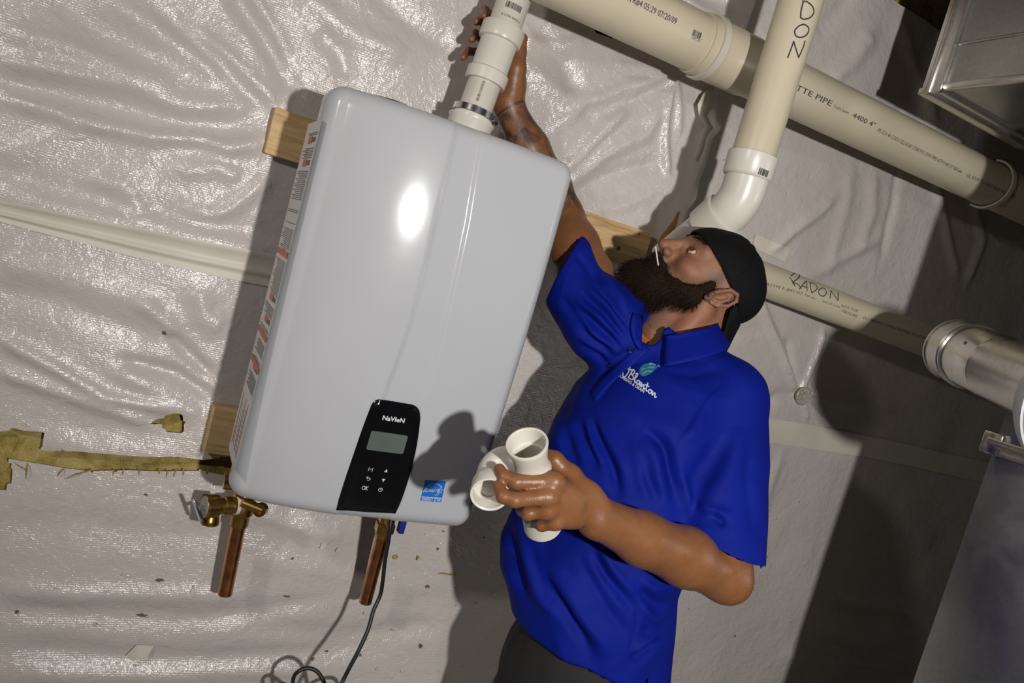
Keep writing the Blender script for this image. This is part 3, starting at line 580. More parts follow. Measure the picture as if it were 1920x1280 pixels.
def hanger(s, name='strap'):
    m = MB(); v = []; f = []; e_f = -unit(FY-D1*np.dot(FY, D1)); e_u = unit(np.cross(D1, e_f)); e_u = e_u if e_u[2] > 0 else -e_u
    n = 26
    for k in range(n):
        t = math.radians(-118+k*(205)/(n-1)); c = e_f*math.cos(t)+e_u*math.sin(t)
        for (rr, ds) in ((R1+.005, -.008), (R1+.010, -.008), (R1+.010, .008), (R1+.005, .008)): v.append(A+D1*(s+ds)+c*rr)
    for k in range(n-1):
        for j in range(4): f.append((4*k+j, 4*k+(j+1) % 4, 4*k+4+(j+1) % 4, 4*k+4+j))
    f += [(0, 1, 2, 3), tuple(4*(n-1)+j for j in (3, 2, 1, 0))]; m.add(v, f); c = A+D1*s
    return m
for s in (s_on((1318,98)), s_on((1850,352)), s_on((1755,308))):
    if s == s_on((1755,308)): continue
    hanger(s).build('strap', M['pvcw'], main)
face1 = CAM-A; toA = lambda px: s_on(px)
def pipe_print(body, px, size, mat, vof, par, base, dr, r, facing, sfun, bold=0, sx=1, name='lettering'):
    v2, f2 = text_mesh(body, size, bold=bold, sx=sx); vv, ff = wrap(v2, f2, base, dr, r, facing, sfun(px), vof/r, 0, .0007); link(name, mesh_np(name, vv, ff), mat, par, False)
def voff(px, base, dr, r, facing):
    d = unit(dr); e1 = unit(np.asarray(facing)-d*np.dot(facing, d)); e2 = -np.cross(d, e1); rr = unit(ray(*px)); o = CAM-base
    rp = rr-d*np.dot(rr, d); op = o-d*np.dot(o, d); aa = rp@rp; bb = 2*rp@op; cc = op@op-r*r; disc = max(bb*bb-4*aa*cc, 0); t = (-bb-math.sqrt(disc))/(2*aa); p = op+rp*t; return math.atan2(p@e2, p@e1)*r, (o+rr*t)@d
def pp(body, px0, px1, size, mat, par, base, dr, r, facing, bold=0, **k):
    """print along a pipe from one pixel to another"""
    v0, s0 = voff(px0, base, dr, r, facing); v1, s1_ = voff(px1, base, dr, r, facing)
    v2, f2 = text_mesh(body, 1.0, bold=bold); xs = [q[0] for q in v2]; kx = abs(s1_-s0)/(max(xs)-min(xs)); sg = 1 if s1_ > s0 else -1
    rot = math.atan2(v1-v0, s1_-s0); L = math.hypot(v1-v0, s1_-s0); kx = L/(max(xs)-min(xs)); v2 = [((q[0]-min(xs))*kx, q[1]*size) for q in v2]
    c, s_ = math.cos(rot), math.sin(rot); vv = []; d = unit(dr); e1 = unit(np.asarray(facing)-d*np.dot(facing, d)); e2 = -np.cross(d, e1)
    for (u, w_) in v2:
        uu = u*c-w_*s_; ww = u*s_+w_*c; t = (v0+ww)/r; vv.append(np.asarray(base)+d*(s0+uu)+(e1*math.cos(t)+e2*math.sin(t))*(r+.0007))
    return link('lettering', mesh_np('lettering', vv, f2), mat, par, False)
P1 = (main, A, D1, R1, face1)
pp('EXTR#4 05:29 07/20/09', (1166,-4), (1267,46), .017, M['ink'], *P1)
pp('CHARLOTTE PIPE', (1415,132), (1557,199), .017, M['ink'], *P1)
pp('TrueFit System', (1562,201), (1590,214), .010, M['faint'], *P1)
pp('4400 4"', (1597,219), (1638,239), .016, M['ink'], *P1)
pp('IPS SCH 40 COEX CELLULAR CORE PVC-DWV PIPE ASTM F-891-07 NSF-dwv', (1644,246), (1802,325), .0125, M['faint'], *P1)
pp('UL 0709 Tru NOT FOR PRESSURE', (1811,330), (1900,372), .0125, M['faint'], *P1)
v2, f2 = barcode(.022, .012, 12, 9); v0, s0 = voff((1297,66), A, D1, R1, face1); vv, ff = wrap(v2, f2, A, D1, R1, face1, s0, v0/R1, 0, .0008); link('barcode', mesh_np('barcode', vv, ff), M['ink'], main, False)
pp('UPC/IC', (1296,73), (1313,80), .009, M['faint'], *P1)

# ------------------------------------------------------------------ upright radon pipe with its elbow
RB = onY(1408, 306, 1.245); RT = onY(1502, 0, 1.245); D2 = unit(RT-RB); R2 = .0445
rad = thing('radon_pipe', 'upright cream pipe hand-lettered in black marker, ending in a white elbow above the cap', 'pipe', RB)
m = MB(); m.add(*lathe(RB, D2, [(-.01, R2), (1.05, R2)], 44)); m.build('pipe_length', M['pvc'], rad)
E0 = RB; E1 = onY(1396, 352, 1.248); E2 = onY(1362, 402, 1.27); E3 = onY(1300, 450, 1.36)
m = MB(); m.add(*lathe(RB, D2, [(.018, R2), (.018, .0495), (.016, .0515), (-.026, .0505), (-.030, .048), (-.032, .0445)], 44)); m.build('hub', M['pvcb'], rad)
path = spline([onY(1406,312,1.245), onY(1399,340,1.246), onY(1389,368,1.25), onY(1372,392,1.262), onY(1350,412,1.285), onY(1322,433,1.318), onY(1285,462,1.365), onY(1250,490,1.41)], 6)
m = MB(); m.add(*tube(path[:26], .0455, 36, False)); m.build('elbow', M['pvcb'], rad)
dE = unit(path[27]-path[22]); m = MB(); m.add(*lathe(path[21], dE, [(0, .045), (.001, .0525), (.004, .0530), (.055, .0515), (.056, .0455)], 40)); m.build('hub', M['pvcw'], rad)
m = MB(); m.add(*tube(path[24:], .0445, 36)); m.build('pipe_length', M['pvcw'], rad)
faceR = CAM-RB; P2 = (RB, D2, R2, faceR)
def marker(lines, mat, par, base, dr, r, facing, wd):
    """handwriting given in pixels, written on a pipe"""
    for L in lines:
        q = []
        for x, y in (smooth2(L, 8) if len(L) > 2 else [tuple(np.array(L[0])*(1-t)+np.array(L[1])*t) for t in np.linspace(0, 1, 10)]): v_, s_ = voff((x, y), base, dr, r, facing); q.append((s_, v_))
        v2, f2 = stroke2d([q], wd); vv, ff = wrap(v2, f2, base, dr, r, facing, 0, 0, 0, .0008); link('handwriting', mesh_np('handwriting', vv, ff), mat, par, False)
marker([[(1506,4),(1502,20),(1501,33)], [(1505,2),(1514,4),(1524,14),(1525,25),(1517,34),(1506,36),(1501,33)], [(1506,46),(1498,49),(1490,58),(1493,68),(1503,70),(1513,64),(1516,53),(1508,46),(1502,47)], [(1477,108),(1483,92),(1488,78)], [(1488,78),(1497,108)], [(1497,108),(1505,90),(1509,77)], [(1507,-26),(1523,-4)], [(1507,-26),(1531,-22)], [(1518,-10),(1526,-20)]], M['ink'], rad, *P2, .0026)
v2, f2 = barcode(.025, .013, 12, 11); v0, s0 = voff((1421,326), RB, D2, .0508, faceR); vv, ff = wrap(v2, f2, RB, D2, .0512, faceR, s0, v0/.0512, -math.pi/2, .0006); link('barcode', mesh_np('barcode', vv, ff), M['ink'], rad, False)

# ------------------------------------------------------------------ lower radon pipe
A3 = onY(1320, 481, 1.53); B3 = onY(1740, 641, 1.45); D3 = unit(B3-A3); R3 = .0445
low = thing('lower_pipe', 'cream pipe marked in black handwriting, running out from behind the cap to the metal duct', 'pipe', A3)
m = MB(); m.add(*lathe(A3, D3, [(0, 0), (0, R3), (1.15, R3), (1.15, 0)], 44)); m.build('pipe_length', M['pvc'], low)
P3 = (low, A3, D3, R3, CAM-A3)
pp('PIPE ASTM F-891-07', (1412,528), (1504,553), .011, M['faint'], *P3)
pp('NSF-dwv', (1508,554), (1530,562), .008, M['faint'], *P3)
pp('NSF,UP Code', (1541,566), (1574,577), .008, M['faint'], *P3)
pp('NOT FOR', (1577,575), (1608,586), .011, M['faint'], *P3)
pp('PRESSURE', (1577,584), (1606,595), .010, M['faint'], *P3)
pp('D-1785-PVC-DWV EXTR#5 05:17 08', (1618,597), (1735,636), .010, M['faint'], *P3)
marker([[(1481,520),(1487,530),(1490,536)], [(1483,517),(1492,511),(1499,514),(1497,521),(1488,528),(1486,530),(1496,533),(1502,541)], [(1499,541),(1507,531),(1512,527)], [(1512,527),(1513,545)], [(1503,536),(1513,539)], [(1519,530),(1520,542),(1522,549)], [(1517,529),(1528,533),(1532,541),(1522,549)], [(1541,540),(1535,544),(1536,552),(1544,555),(1549,549),(1546,541),(1541,540)], [(1556,559),(1558,545)], [(1558,545),(1571,563)], [(1571,563),(1571,549)]], M['ink'], low, *P3[1:], .0024)

# ------------------------------------------------------------------ ducts on the right
DX = 1.53
pl = thing('furnace_plenum', 'tall galvanized sheet-metal plenum at the lower right', 'duct', (DX+.2, .7, 0))
zs = CAMZ+.0
seamp = ray(1868, 832); seam = CAMZ+seamp[2]/seamp[0]*DX
def cross_panel(x, y0, y1, z0, z1, dip, mat, par, name='side_panel'):
    """sheet panel with the shallow cross break pressed into it"""
    c = ((y0+y1)/2, (z0+z1)/2); v = [(x, y0, z0), (x, y1, z0), (x, y1, z1), (x, y0, z1), (x-dip, c[0], c[1])]; m = MB(); m.add(v, [(0, 1, 4), (1, 2, 4), (2, 3, 4), (3, 0, 4)]); return m.build(name, mat, par, False)
m = MB(); m.add(*boxm((DX+.004, .36, .02), (DX+.50, .89, seam-.01), .002)); m.build('lower_body', M['galv'], pl, False)
cross_panel(DX, .36, .89, .02, seam-.01, .016, M['galv'], pl)
m = MB(); m.add(*boxm((DX+.004, .36, seam+.01), (DX+.50, .89, CAMZ+.66), .002)); m.build('upper_body', M['galv'], pl, False)
cross_panel(DX, .36, .89, seam+.01, CAMZ+.66, .006, M['galv'], pl)
m = MB(); m.add(*boxm((DX-.010, .34, seam-.022), (DX+.02, .905, seam-.001), .003)); m.add(*boxm((DX-.016, .35, seam-.004), (DX+.02, .90, seam+.010), .003)); m.add(*boxm((DX-.013, .872, seam-.024), (DX+.01, .912, seam+.022), .005)); m.build('seam_cleat', M['galv2'], pl)
up = thing('supply_duct', 'big galvanized rectangular duct hanging at the upper right corner', 'duct', (DX+.3, .6, CAMZ+.67))
zb = CAMZ+.675
m = MB(); m.add(*boxm((DX, -.2, zb), (DX+.62, 1.30, CAMZ+1.05), .003)); m.build('duct_body', M['galv'], up, False)
m = MB(); m.add(*boxm((DX-.012, 1.262, zb-.012), (DX+.0, 1.312, CAMZ+1.05), .003)); m.add(*boxm((DX-.018, 1.286, zb-.014), (DX-.006, 1.300, CAMZ+1.05), .002)); m.build('corner_flange', M['galv2'], up)
m = MB(); m.add(*boxm((DX-.014, 1.285, zb-.014), (DX+.63, 1.318, zb+.002), .003)); m.add(*boxm((DX-.008, 1.262, zb-.007), (DX+.63, 1.290, zb+.001), .002)); m.build('end_flange', M['galv2'], up)
m = MB(); m.add(*boxm((DX-.004, -.2, zb-.004), (DX+.012, 1.27, zb+.012), .002)); m.build('bottom_seam', M['galv2'], up)
m = MB(); m.add(*boxm((DX-.003, -.2, zb+.10), (DX+.0, 1.26, zb+.106), .001)); m.build('stiffening_bead', M['galv'], up)
fa = np.array([1.29, .61, CAMZ+.03]); fb_ = at(1793, 657, 1.60); DA = unit(fb_-fa); FL = np.linalg.norm(fb_-fa); RR = .062
rd = thing('round_duct', 'short round galvanized duct stub with rolled beads at the right edge', 'duct', fa+DA*.1)
m = MB(); m.add(*lathe(fa, DA, [(.122, RR), (FL*.62, RR), (FL*.62+.002, RR+.001), (FL*.62+.004, RR+.0015), (FL*.86, RR+.0015)], 48)); m.build('duct_body', M['galv2'], rd)
m = MB(); m.add(*lathe(fa, DA, [(FL*k, RR+e) for k, e in ((.84, .002), (.845, .006), (.852, .006), (.857, .003), (.865, .003), (.870, .006), (.880, .006), (.885, .0035), (.985, .0035), (.99, .006), (1, .006), (1, .0), (.93, -.001), (.93, -.0639))], 48)); m.build('end_collar', M['galv2'], rd)
q = fa+DA*(FL*.72); e1, e2 = frame_of(DA)
for t in (3.6, 5.2): n_ = e1*math.cos(t)+e2*math.sin(t); m = MB(); m.add(*lathe(q+n_*(RR+.001), n_, [(0, .004), (.003, .0035), (.004, 0)], 8)); m.build('screw', M['steel'], rd)
fan = thing('fan_housing', 'round white plastic housing cut off by the right edge', 'housing', fa)
m = MB(); m.add(*lathe(fa, DA, [(-.115, 0), (-.115, .05), (-.108, .058)] + [(math.sin(a)*.112, math.cos(a)*.121) for a in np.radians([-58, -45, -30, -15, -3])] + [(-.004, .1235), (.004, .1235)] + [(math.sin(a)*.112, math.cos(a)*.121) for a in np.radians([3, 15, 30, 45, 56])] + [(.110, .058), (.118, .058), (.118, 0)], 64)); m.build('shell', M['whiteplastic'], fan)

# ------------------------------------------------------------------ signed-distance modelling for the figure
class Field:
    def __init__(s, lo, hi, h, big=.05):
        s.lo = np.asarray(lo, float); s.h = h; s.n = np.ceil((np.asarray(hi)-s.lo)/h).astype(int)+1; s.v = np.full(s.n, big, np.float32)
    def _blk(s, lo, hi):
        a = np.clip(np.floor((lo-s.lo)/s.h).astype(int), 0, s.n); b = np.clip(np.ceil((hi-s.lo)/s.h).astype(int)+1, 0, s.n)
        if (b <= a).any(): return None, None
        g = np.meshgrid(*[(s.lo[k]+np.arange(a[k], b[k])*s.h) for k in range(3)], indexing='ij')
        return tuple(slice(a[k], b[k]) for k in range(3)), np.stack(g, -1).astype(np.float32)
    def op(s, prim, k=.0, sub=False):
        fn, lo, hi = prim; pad = k+3*s.h; sl, P = s._blk(np.asarray(lo)-pad, np.asarray(hi)+pad)
        if sl is None: return s
        d = fn(P).astype(np.float32); v = s.v[sl]
        if sub:
            d = -d
            if k: h = np.clip(.5-.5*(v-d)/k, 0, 1); s.v[sl] = v*(1-h)+d*h+k*h*(1-h)
            else: s.v[sl] = np.maximum(v, d)
        else:
            if k: h = np.clip(.5+.5*(v-d)/k, 0, 1); s.v[sl] = v*(1-h)+d*h-k*h*(1-h)
            else: s.v[sl] = np.minimum(v, d)
        return s
    def pts(s):
        g = np.meshgrid(*[(s.lo[k]+np.arange(s.n[k])*s.h).astype(np.float32) for k in range(3)], indexing='ij'); return np.stack(g, -1)
    def mesh(s, smooth=2):
        v = s.v; sg = v < 0; nx, ny, nz = v.shape
        c = [(i, j, k) for i in (0, 1) for j in (0, 1) for k in (0, 1)]
        sh = lambda A, o: A[o[0]:nx-1+o[0], o[1]:ny-1+o[1], o[2]:nz-1+o[2]]
        cnt = sum(sh(sg, o).astype(np.int8) for o in c); act = (cnt > 0) & (cnt < 8); ids = np.full(act.shape, -1, np.int64); I = np.argwhere(act); ids[act] = np.arange(len(I))
        acc = np.zeros((len(I), 3)); w_ = np.zeros(len(I))
        val = {o: v[I[:, 0]+o[0], I[:, 1]+o[1], I[:, 2]+o[2]].astype(float) for o in c}
        for a in c:
            for ax in range(3):
                if a[ax]: continue
                b = list(a); b[ax] = 1; b = tuple(b); va, vb = val[a], val[b]; m = (va < 0) != (vb < 0); t = np.where(m, va/np.where(m, va-vb, 1), 0)
                p = np.tile(np.array(a, float), (len(I), 1)); p[:, ax] += t; acc[m] += p[m]; w_ += m
        pos = s.lo+(I+acc/w_[:, None])*s.h; F = []
        for ax in range(3):
            o = [0, 0, 0]; o[ax] = 1; A = sg; n = list(v.shape)
            s0 = [slice(1, m-1) for m in n]; s1 = [slice(1, m-1) for m in n]; s0[ax] = slice(0, n[ax]-1); s1[ax] = slice(1, n[ax])
            x0 = A[tuple(s0)]; x1 = A[tuple(s1)]; E = np.argwhere(x0 != x1); inside = x0[x0 != x1]
            if not len(E): continue
            off = np.array([1, 1, 1]); off[ax] = 0; E = E+off; u, w2_ = [(1, 2), (2, 0), (0, 1)][ax]
            du = np.zeros(3, int); du[u] = 1; dw = np.zeros(3, int); dw[w2_] = 1
            q = np.stack([ids[tuple((E-du-dw).T)], ids[tuple((E-dw).T)], ids[tuple(E.T)], ids[tuple((E-du).T)]], 1)
            q[~inside] = q[~inside][:, ::-1]; F.append(q)
        F = np.concatenate(F); F = F[(F >= 0).all(1)]
        for _ in range(smooth): pos = lap(pos, F, .5)
        return pos, F
def lap(pos, F, w_):
    n = len(pos); acc = np.zeros((n, 3)); c = np.zeros(n)
    for k in range(4):
        a = F[:, k]; b = F[:, (k+1) % 4]
        for ax in range(3): acc[:, ax] += np.bincount(a, pos[b, ax], n)+np.bincount(b, pos[a, ax], n)
        c += np.bincount(a, minlength=n)+np.bincount(b, minlength=n)
    return pos*(1-w_)+w_*acc/np.maximum(c, 1)[:, None]
def normals(pos, F):
    a = np.cross(pos[F[:, 2]]-pos[F[:, 0]], pos[F[:, 3]]-pos[F[:, 1]]); n = np.zeros_like(pos)
    for k in range(4):
        for ax in range(3): n[:, ax] += np.bincount(F[:, k], a[:, ax], len(pos))
    return n/(np.linalg.norm(n, axis=1)[:, None]+1e-12)
def cone(a, b, ra, rb):
    a = np.asarray(a, float); b = np.asarray(b, float); r = max(ra, rb); d = b-a; L = d@d+1e-12
    def fn(P): q = P-a.astype(np.float32); t = np.clip((q@d.astype(np.float32))/L, 0, 1); return np.sqrt(((q-t[..., None]*d.astype(np.float32))**2).sum(-1))-(ra+(rb-ra)*t)
    return fn, np.minimum(a, b)-r, np.maximum(a, b)+r
def chain(pts, rad): return [cone(pts[i], pts[i+1], rad[i], rad[i+1]) for i in range(len(pts)-1)]
def ell(c, r, B=None):
    """ellipsoid with its own axes B (rows)"""
    c = np.asarray(c, float); r = np.asarray(r, float); B = np.eye(3) if B is None else np.asarray(B, float); m = np.abs(B.T)@r if False else np.full(3, r.max())
    def fn(P):
        q = (P-c.astype(np.float32))@B.T.astype(np.float32); k0 = np.sqrt(((q/r)**2).sum(-1)); k1 = np.sqrt(((q/(r*r))**2).sum(-1)); return k0*(k0-1)/np.maximum(k1, 1e-6)
    return fn, c-m, c+m
def project_px(P):
    q = np.asarray(P)-CAM; z = q@CF; return np.stack([960+FPX*(q@CR)/z, 640+FPX*(q@CD)/z], -1), z

# ------------------------------------------------------------------ the man
Fh = unit(-.66*CR-.75*CD-.20*CF); Uh = .75*CR-.66*CD-.05*CF; Uh = unit(Uh-Fh*(Uh@Fh)); Sh = np.cross(Uh, Fh)
HO = at(1341, 552, 1.43)-Sh*.075; HB = np.stack([Fh, Sh, Uh])
def hl(x, y, z): return HO+Fh*x+Sh*y+Uh*z
def hell(c, r, B=None): return ell(hl(*c), r, HB if B is None else np.asarray(B)@HB)
def hcone(a, b, ra, rb): return cone(hl(*a), hl(*b), ra, rb)
neck0 = hl(-.035, 0, -.03); neck1 = at(1283, 672, 1.50)
LATX = _R0*.6-_F0*.8; FRTX = -_R0*.8-_F0*.6
def ath(x, y, z): return at(x, y, z+.025)      # the near hand and what it holds
# --- joints
RS = at(1132, 606, 1.49); RE = at(1053, 405, 1.605); RW = at(949, 190, 1.545)
LS = at(1362, 745, 1.435); LE = at(1361, 1078, 1.30); LW = ath(1118, 968, 1.125)
skin_parts = []
def grow(prims, lo, hi, h, sm=2):
    F_ = Field(lo, hi, h)
    for p in prims: F_.op(p[0], p[1], p[2] if len(p) > 2 else False)
    return F_.mesh(sm)
# head
P = []
A_ = lambda p, k=.012, sub=False: P.append((p, k, sub))
A_(hell((.0, 0, .040), (.093, .0735, .070)), 0); A_(hell((.036, 0, .02), (.058, .060, .072)), .02); A_(hell((.045, 0, -.045), (.050, .050, .058)), .02)
A_(cone(neck0, neck1, .058, .064), .02); A_(hcone((-.008, 0, -.05), (-.02, 0, -.12), .050, .056), .02)
for sy in (1, -1):
    A_(hcone((-.004, sy*.053, -.03), (.078, sy*.016, -.088), .021, .019), .02); A_(hell((.058, sy*.042, -.004), (.026, .022, .020)), .018)
    A_(hcone((.089, sy*.010, .045), (.069, sy*.049, .043), .0100, .0095), .012)
A_(hell((.082, 0, -.092), (.021, .022, .018)), .02)
A_(cone(hl(-.018, .058, -.035), at(1243, 652, 1.452), .016, .012), .02)
for sy in (1, -1): A_(hell((.095, sy*.033, .025), (.018, .0165, .0125)), .010, True)
A_(hcone((.091, 0, .042), (.118, 0, .003), .0085, .0105), .010); A_(hcone((.082, 0, .008), (.106, 0, -.011), .0165, .0125), .008); A_(hcone((.088, 0, -.012), (.100, 0, -.022), .014, .008), .008); A_(hell((.123, 0, -.003), (.0118, .0108, .0102)), .006)
for sy in (1, -1): A_(hcone((.102, sy*.021, -.010), (.088, sy*.036, -.045), .0022, .0022), .006, True)
for sy in (1, -1): A_(hell((.109, sy*.0125, -.009), (.0105, .0062, .0078)), .004)
for sy in (1, -1): A_(hell((.114, sy*.0068, -.0155), (.0075, .0036, .0055)), .002, True)
A_(hcone((.098, 0, -.018), (.100, 0, -.034), .007, .008), .008)
A_(hell((.100, 0, -.038), (.009, .022, .0058)), .006); A_(hell((.098, 0, -.050), (.0095, .020, .0065)), .006); A_(hcone((.112, .022, -.0445), (.112, -.022, -.0445), .0018, .0018), .002, True)
for sy in (1, -1):
    A_(hell((.0755, sy*.032, .026), (.0145, .0162, .0145)), .004); A_(hell((.0900, sy*.0350, .0258), (.0140, .0165, .0060)), .0012, True)
    A_(hcone((.086, sy*.020, .0335), (.079, sy*.044, .0325), .0042, .0036), .004)
    # ear: laid back on the skull
    c_, s_ = math.cos(.62), math.sin(.62); Be = [(c_, 0, s_), (0, 1, 0), (-s_, 0, c_)]        # local x leans back with height
    Be = np.array([[c_, .25*sy, s_], [-.25*c_, sy, -.25*s_], [-s_, 0, c_]]); Be = np.stack([unit(b) for b in Be])
    ec = np.array([-.010, sy*.0760, .006]); E = lambda x, y, z: tuple(ec+Be[0]*x+Be[1]*y+Be[2]*z)
    A_(hell(ec, (.0165, .0060, .031), Be), .006)
    A_(hell(E(.001, .0085, -.003), (.0095, .0075, .0170), Be), .003, True)
    hx = [E(.012, .004, -.002), E(.014, .007, .016), E(.004, .008, .029), E(-.010, .008, .028), E(-.0175, .008, .012), E(-.016, .008, -.008), E(-.008, .007, -.021)]
    for a, b in zip(hx[:-1], hx[1:]): A_(hcone(a, b, .0036, .0036), .0025)
    ah = [E(.004, .005, .020), E(-.006, .007, .012), E(-.009, .007, -.004), E(-.003, .007, -.014)]
    for a, b in zip(ah[:-1], ah[1:]): A_(hcone(a, b, .0030, .0032), .003)
    A_(hell(E(.004, .006, -.027), (.0078, .0050, .0090), Be), .005); A_(hcone(E(.013, .005, -.006), E(.012, .006, -.013), .0042, .0042), .004)
lo = np.min([HO-.15, neck1-.09], 0); hi = np.max([HO+.15, neck1+.09], 0)
skin_parts.append(('head',) + grow(P, lo, hi, .0021, 1))
# torso core and upper limbs inside the clothes
P = []
A_(cone(neck1, at(1240, 745, 1.48), .060, .07), 0); A_(cone(at(1320, 740, 1.455), at(1165, 665, 1.49), .045, .045), .03)
_BF = np.stack([LATX, FRTX, _U0]); A_(ell(at(1190, 845, 1.465), (.145, .09, .15), _BF), .03); A_(ell(at(1110, 1060, 1.455), (.14, .105, .16), _BF), .04); A_(ell(at(1085, 1250, 1.44), (.13, .10, .12), _BF), .04)
A_(cone(RS, RS*.6+RE*.4, .055, .055), .03); A_(cone(LS, LS*.6+LE*.4, .055, .054), .03)
skin_parts.append(('core',) + grow(P, at(1120, 900, 1.46)-np.array([.36, .32, .62]), at(1180, 900, 1.46)+np.array([.40, .32, .52]), .009, 2))
# right arm, raised, hand closed round the vent pipe from behind
P = []
ua = RS*.6+RE*.4
for p in chain([RS, ua, RS*.3+RE*.7, RE], [.060, .056, .052, .045]): A_(p, .02)
fa1 = RE*.75+RW*.25; fa2 = RE*.4+RW*.6
for p in chain([RE, fa1, fa2, RW], [.043, .047, .040, .0290]): A_(p, .02)
A_(cone(RW+CR*.006, at(962, 165, 1.545), .027, .026), .02)
A_(ell(at(953, 128, 1.548), (.034, .022, .050), np.stack([unit(CR*.9-CD*.3), CF, unit(CD*.95+CR*.3)])), .02)
for p in chain([at(960,168,1.535), at(967,128,1.520), at(973,100,1.516), at(980,72,1.510)], [.025, .0205, .0138, .0104]): A_(p, .010)
mc = [(960,80), (953,97), (945,116), (937,137)]; tips = [((922,32),(909,20),(908,30)), ((912,48),(897,34),(893,40)), ((905,72),(890,64),(884,73)), ((897,98),(876,96),(868,107))]
for (m_, (p_, d_, t_)), r_ in zip(zip(mc, tips), (.0098, .0100, .0098, .0090)):
    for q in chain([at(*m_, 1.562), at(*p_, 1.566), at(*d_, 1.540), at(*t_, 1.512)], [r_+.002, r_, r_*.95, r_*.86]): A_(q, .005)
lo = np.min([RS, RE, RW, at(865, 20, 1.5)], 0)-.075; hi = np.max([RS, RE, RW, at(980, 20, 1.56)], 0)+.075
skin_parts.append(('rarm',) + grow(P, lo, hi, .0023, 2))
# left arm, bent across the belly, hand round the fitting
P = []
la = LS*.55+LE*.45
for p in chain([LS, la, LE], [.060, .055, .043]): A_(p, .02)
A_(ell(at(1364, 1090, 1.305), (.036, .036, .030)), .015)
f1 = at(1285, 1043, 1.262); f2 = at(1205, 1010, 1.205)
for p in chain([LE+CD*.004, f1, f2, LW], [.041, .0475, .041, .0275]): A_(p, .02)
A_(cone(f1+CD*.006, LW, .035, .026), .02); A_(cone(LW-CD*.004, LW+CD*.008, .026, .026), .012)
hm = ath(1072, 938, 1.085); hb = np.stack([unit(CR*.8+CD*.45+CF*.5), unit(np.cross(unit(CR*.8+CD*.45+CF*.5), unit(-CR*.25+CD*1))), unit(-CR*.25+CD)])
A_(ell(hm, (.056, .017, .036), hb), .018)
knk = [((1040,902,1.046), (968,903,1.034), (945,893,1.040), (936.5,879,1.050)),
       ((1028,930,1.040), (966,937,1.020), (943,930,1.022), (935,912,1.032)),
       ((1027,955,1.048), (990,962,1.048), (980,956,1.070), (980,944,1.088)),
       ((1042,976,1.062), (1016,984,1.070), (1006,979,1.090), (1006,966,1.104))]
for fi, ((a, b, c, d), r_) in enumerate(zip(knk, (.0098, .0100, .0096, .0088))):
    a, b, c, d = [ath(*q) for q in (a, b, c, d)]
    for q in chain([a, b, c, d], [r_+.0022, r_+.0006, r_*.95, r_*.84]): A_(q, .0045)
    A_(cone(LW*.45+a*.55, a, .015, r_+.0022), .012); A_(ell(a-CF*.002, (r_*1.2,)*3), .008)
for p in chain([ath(1105,940,1.115), ath(1068,893,1.100), ath(1040,862,1.098), ath(1008,848,1.112), ath(988,846,1.122)], [.021, .0175, .0122, .0105, .009]): A_(p, .010)
lo = np.min([LS, LE, LW, at(930, 900, 1.04), at(1000, 990, 1.05)], 0)-.07; hi = np.max([LS, LE, LW, at(930, 850, 1.05)], 0)+.07
skin_parts.append(('larm',) + grow(P, lo, hi, .0021, 2))
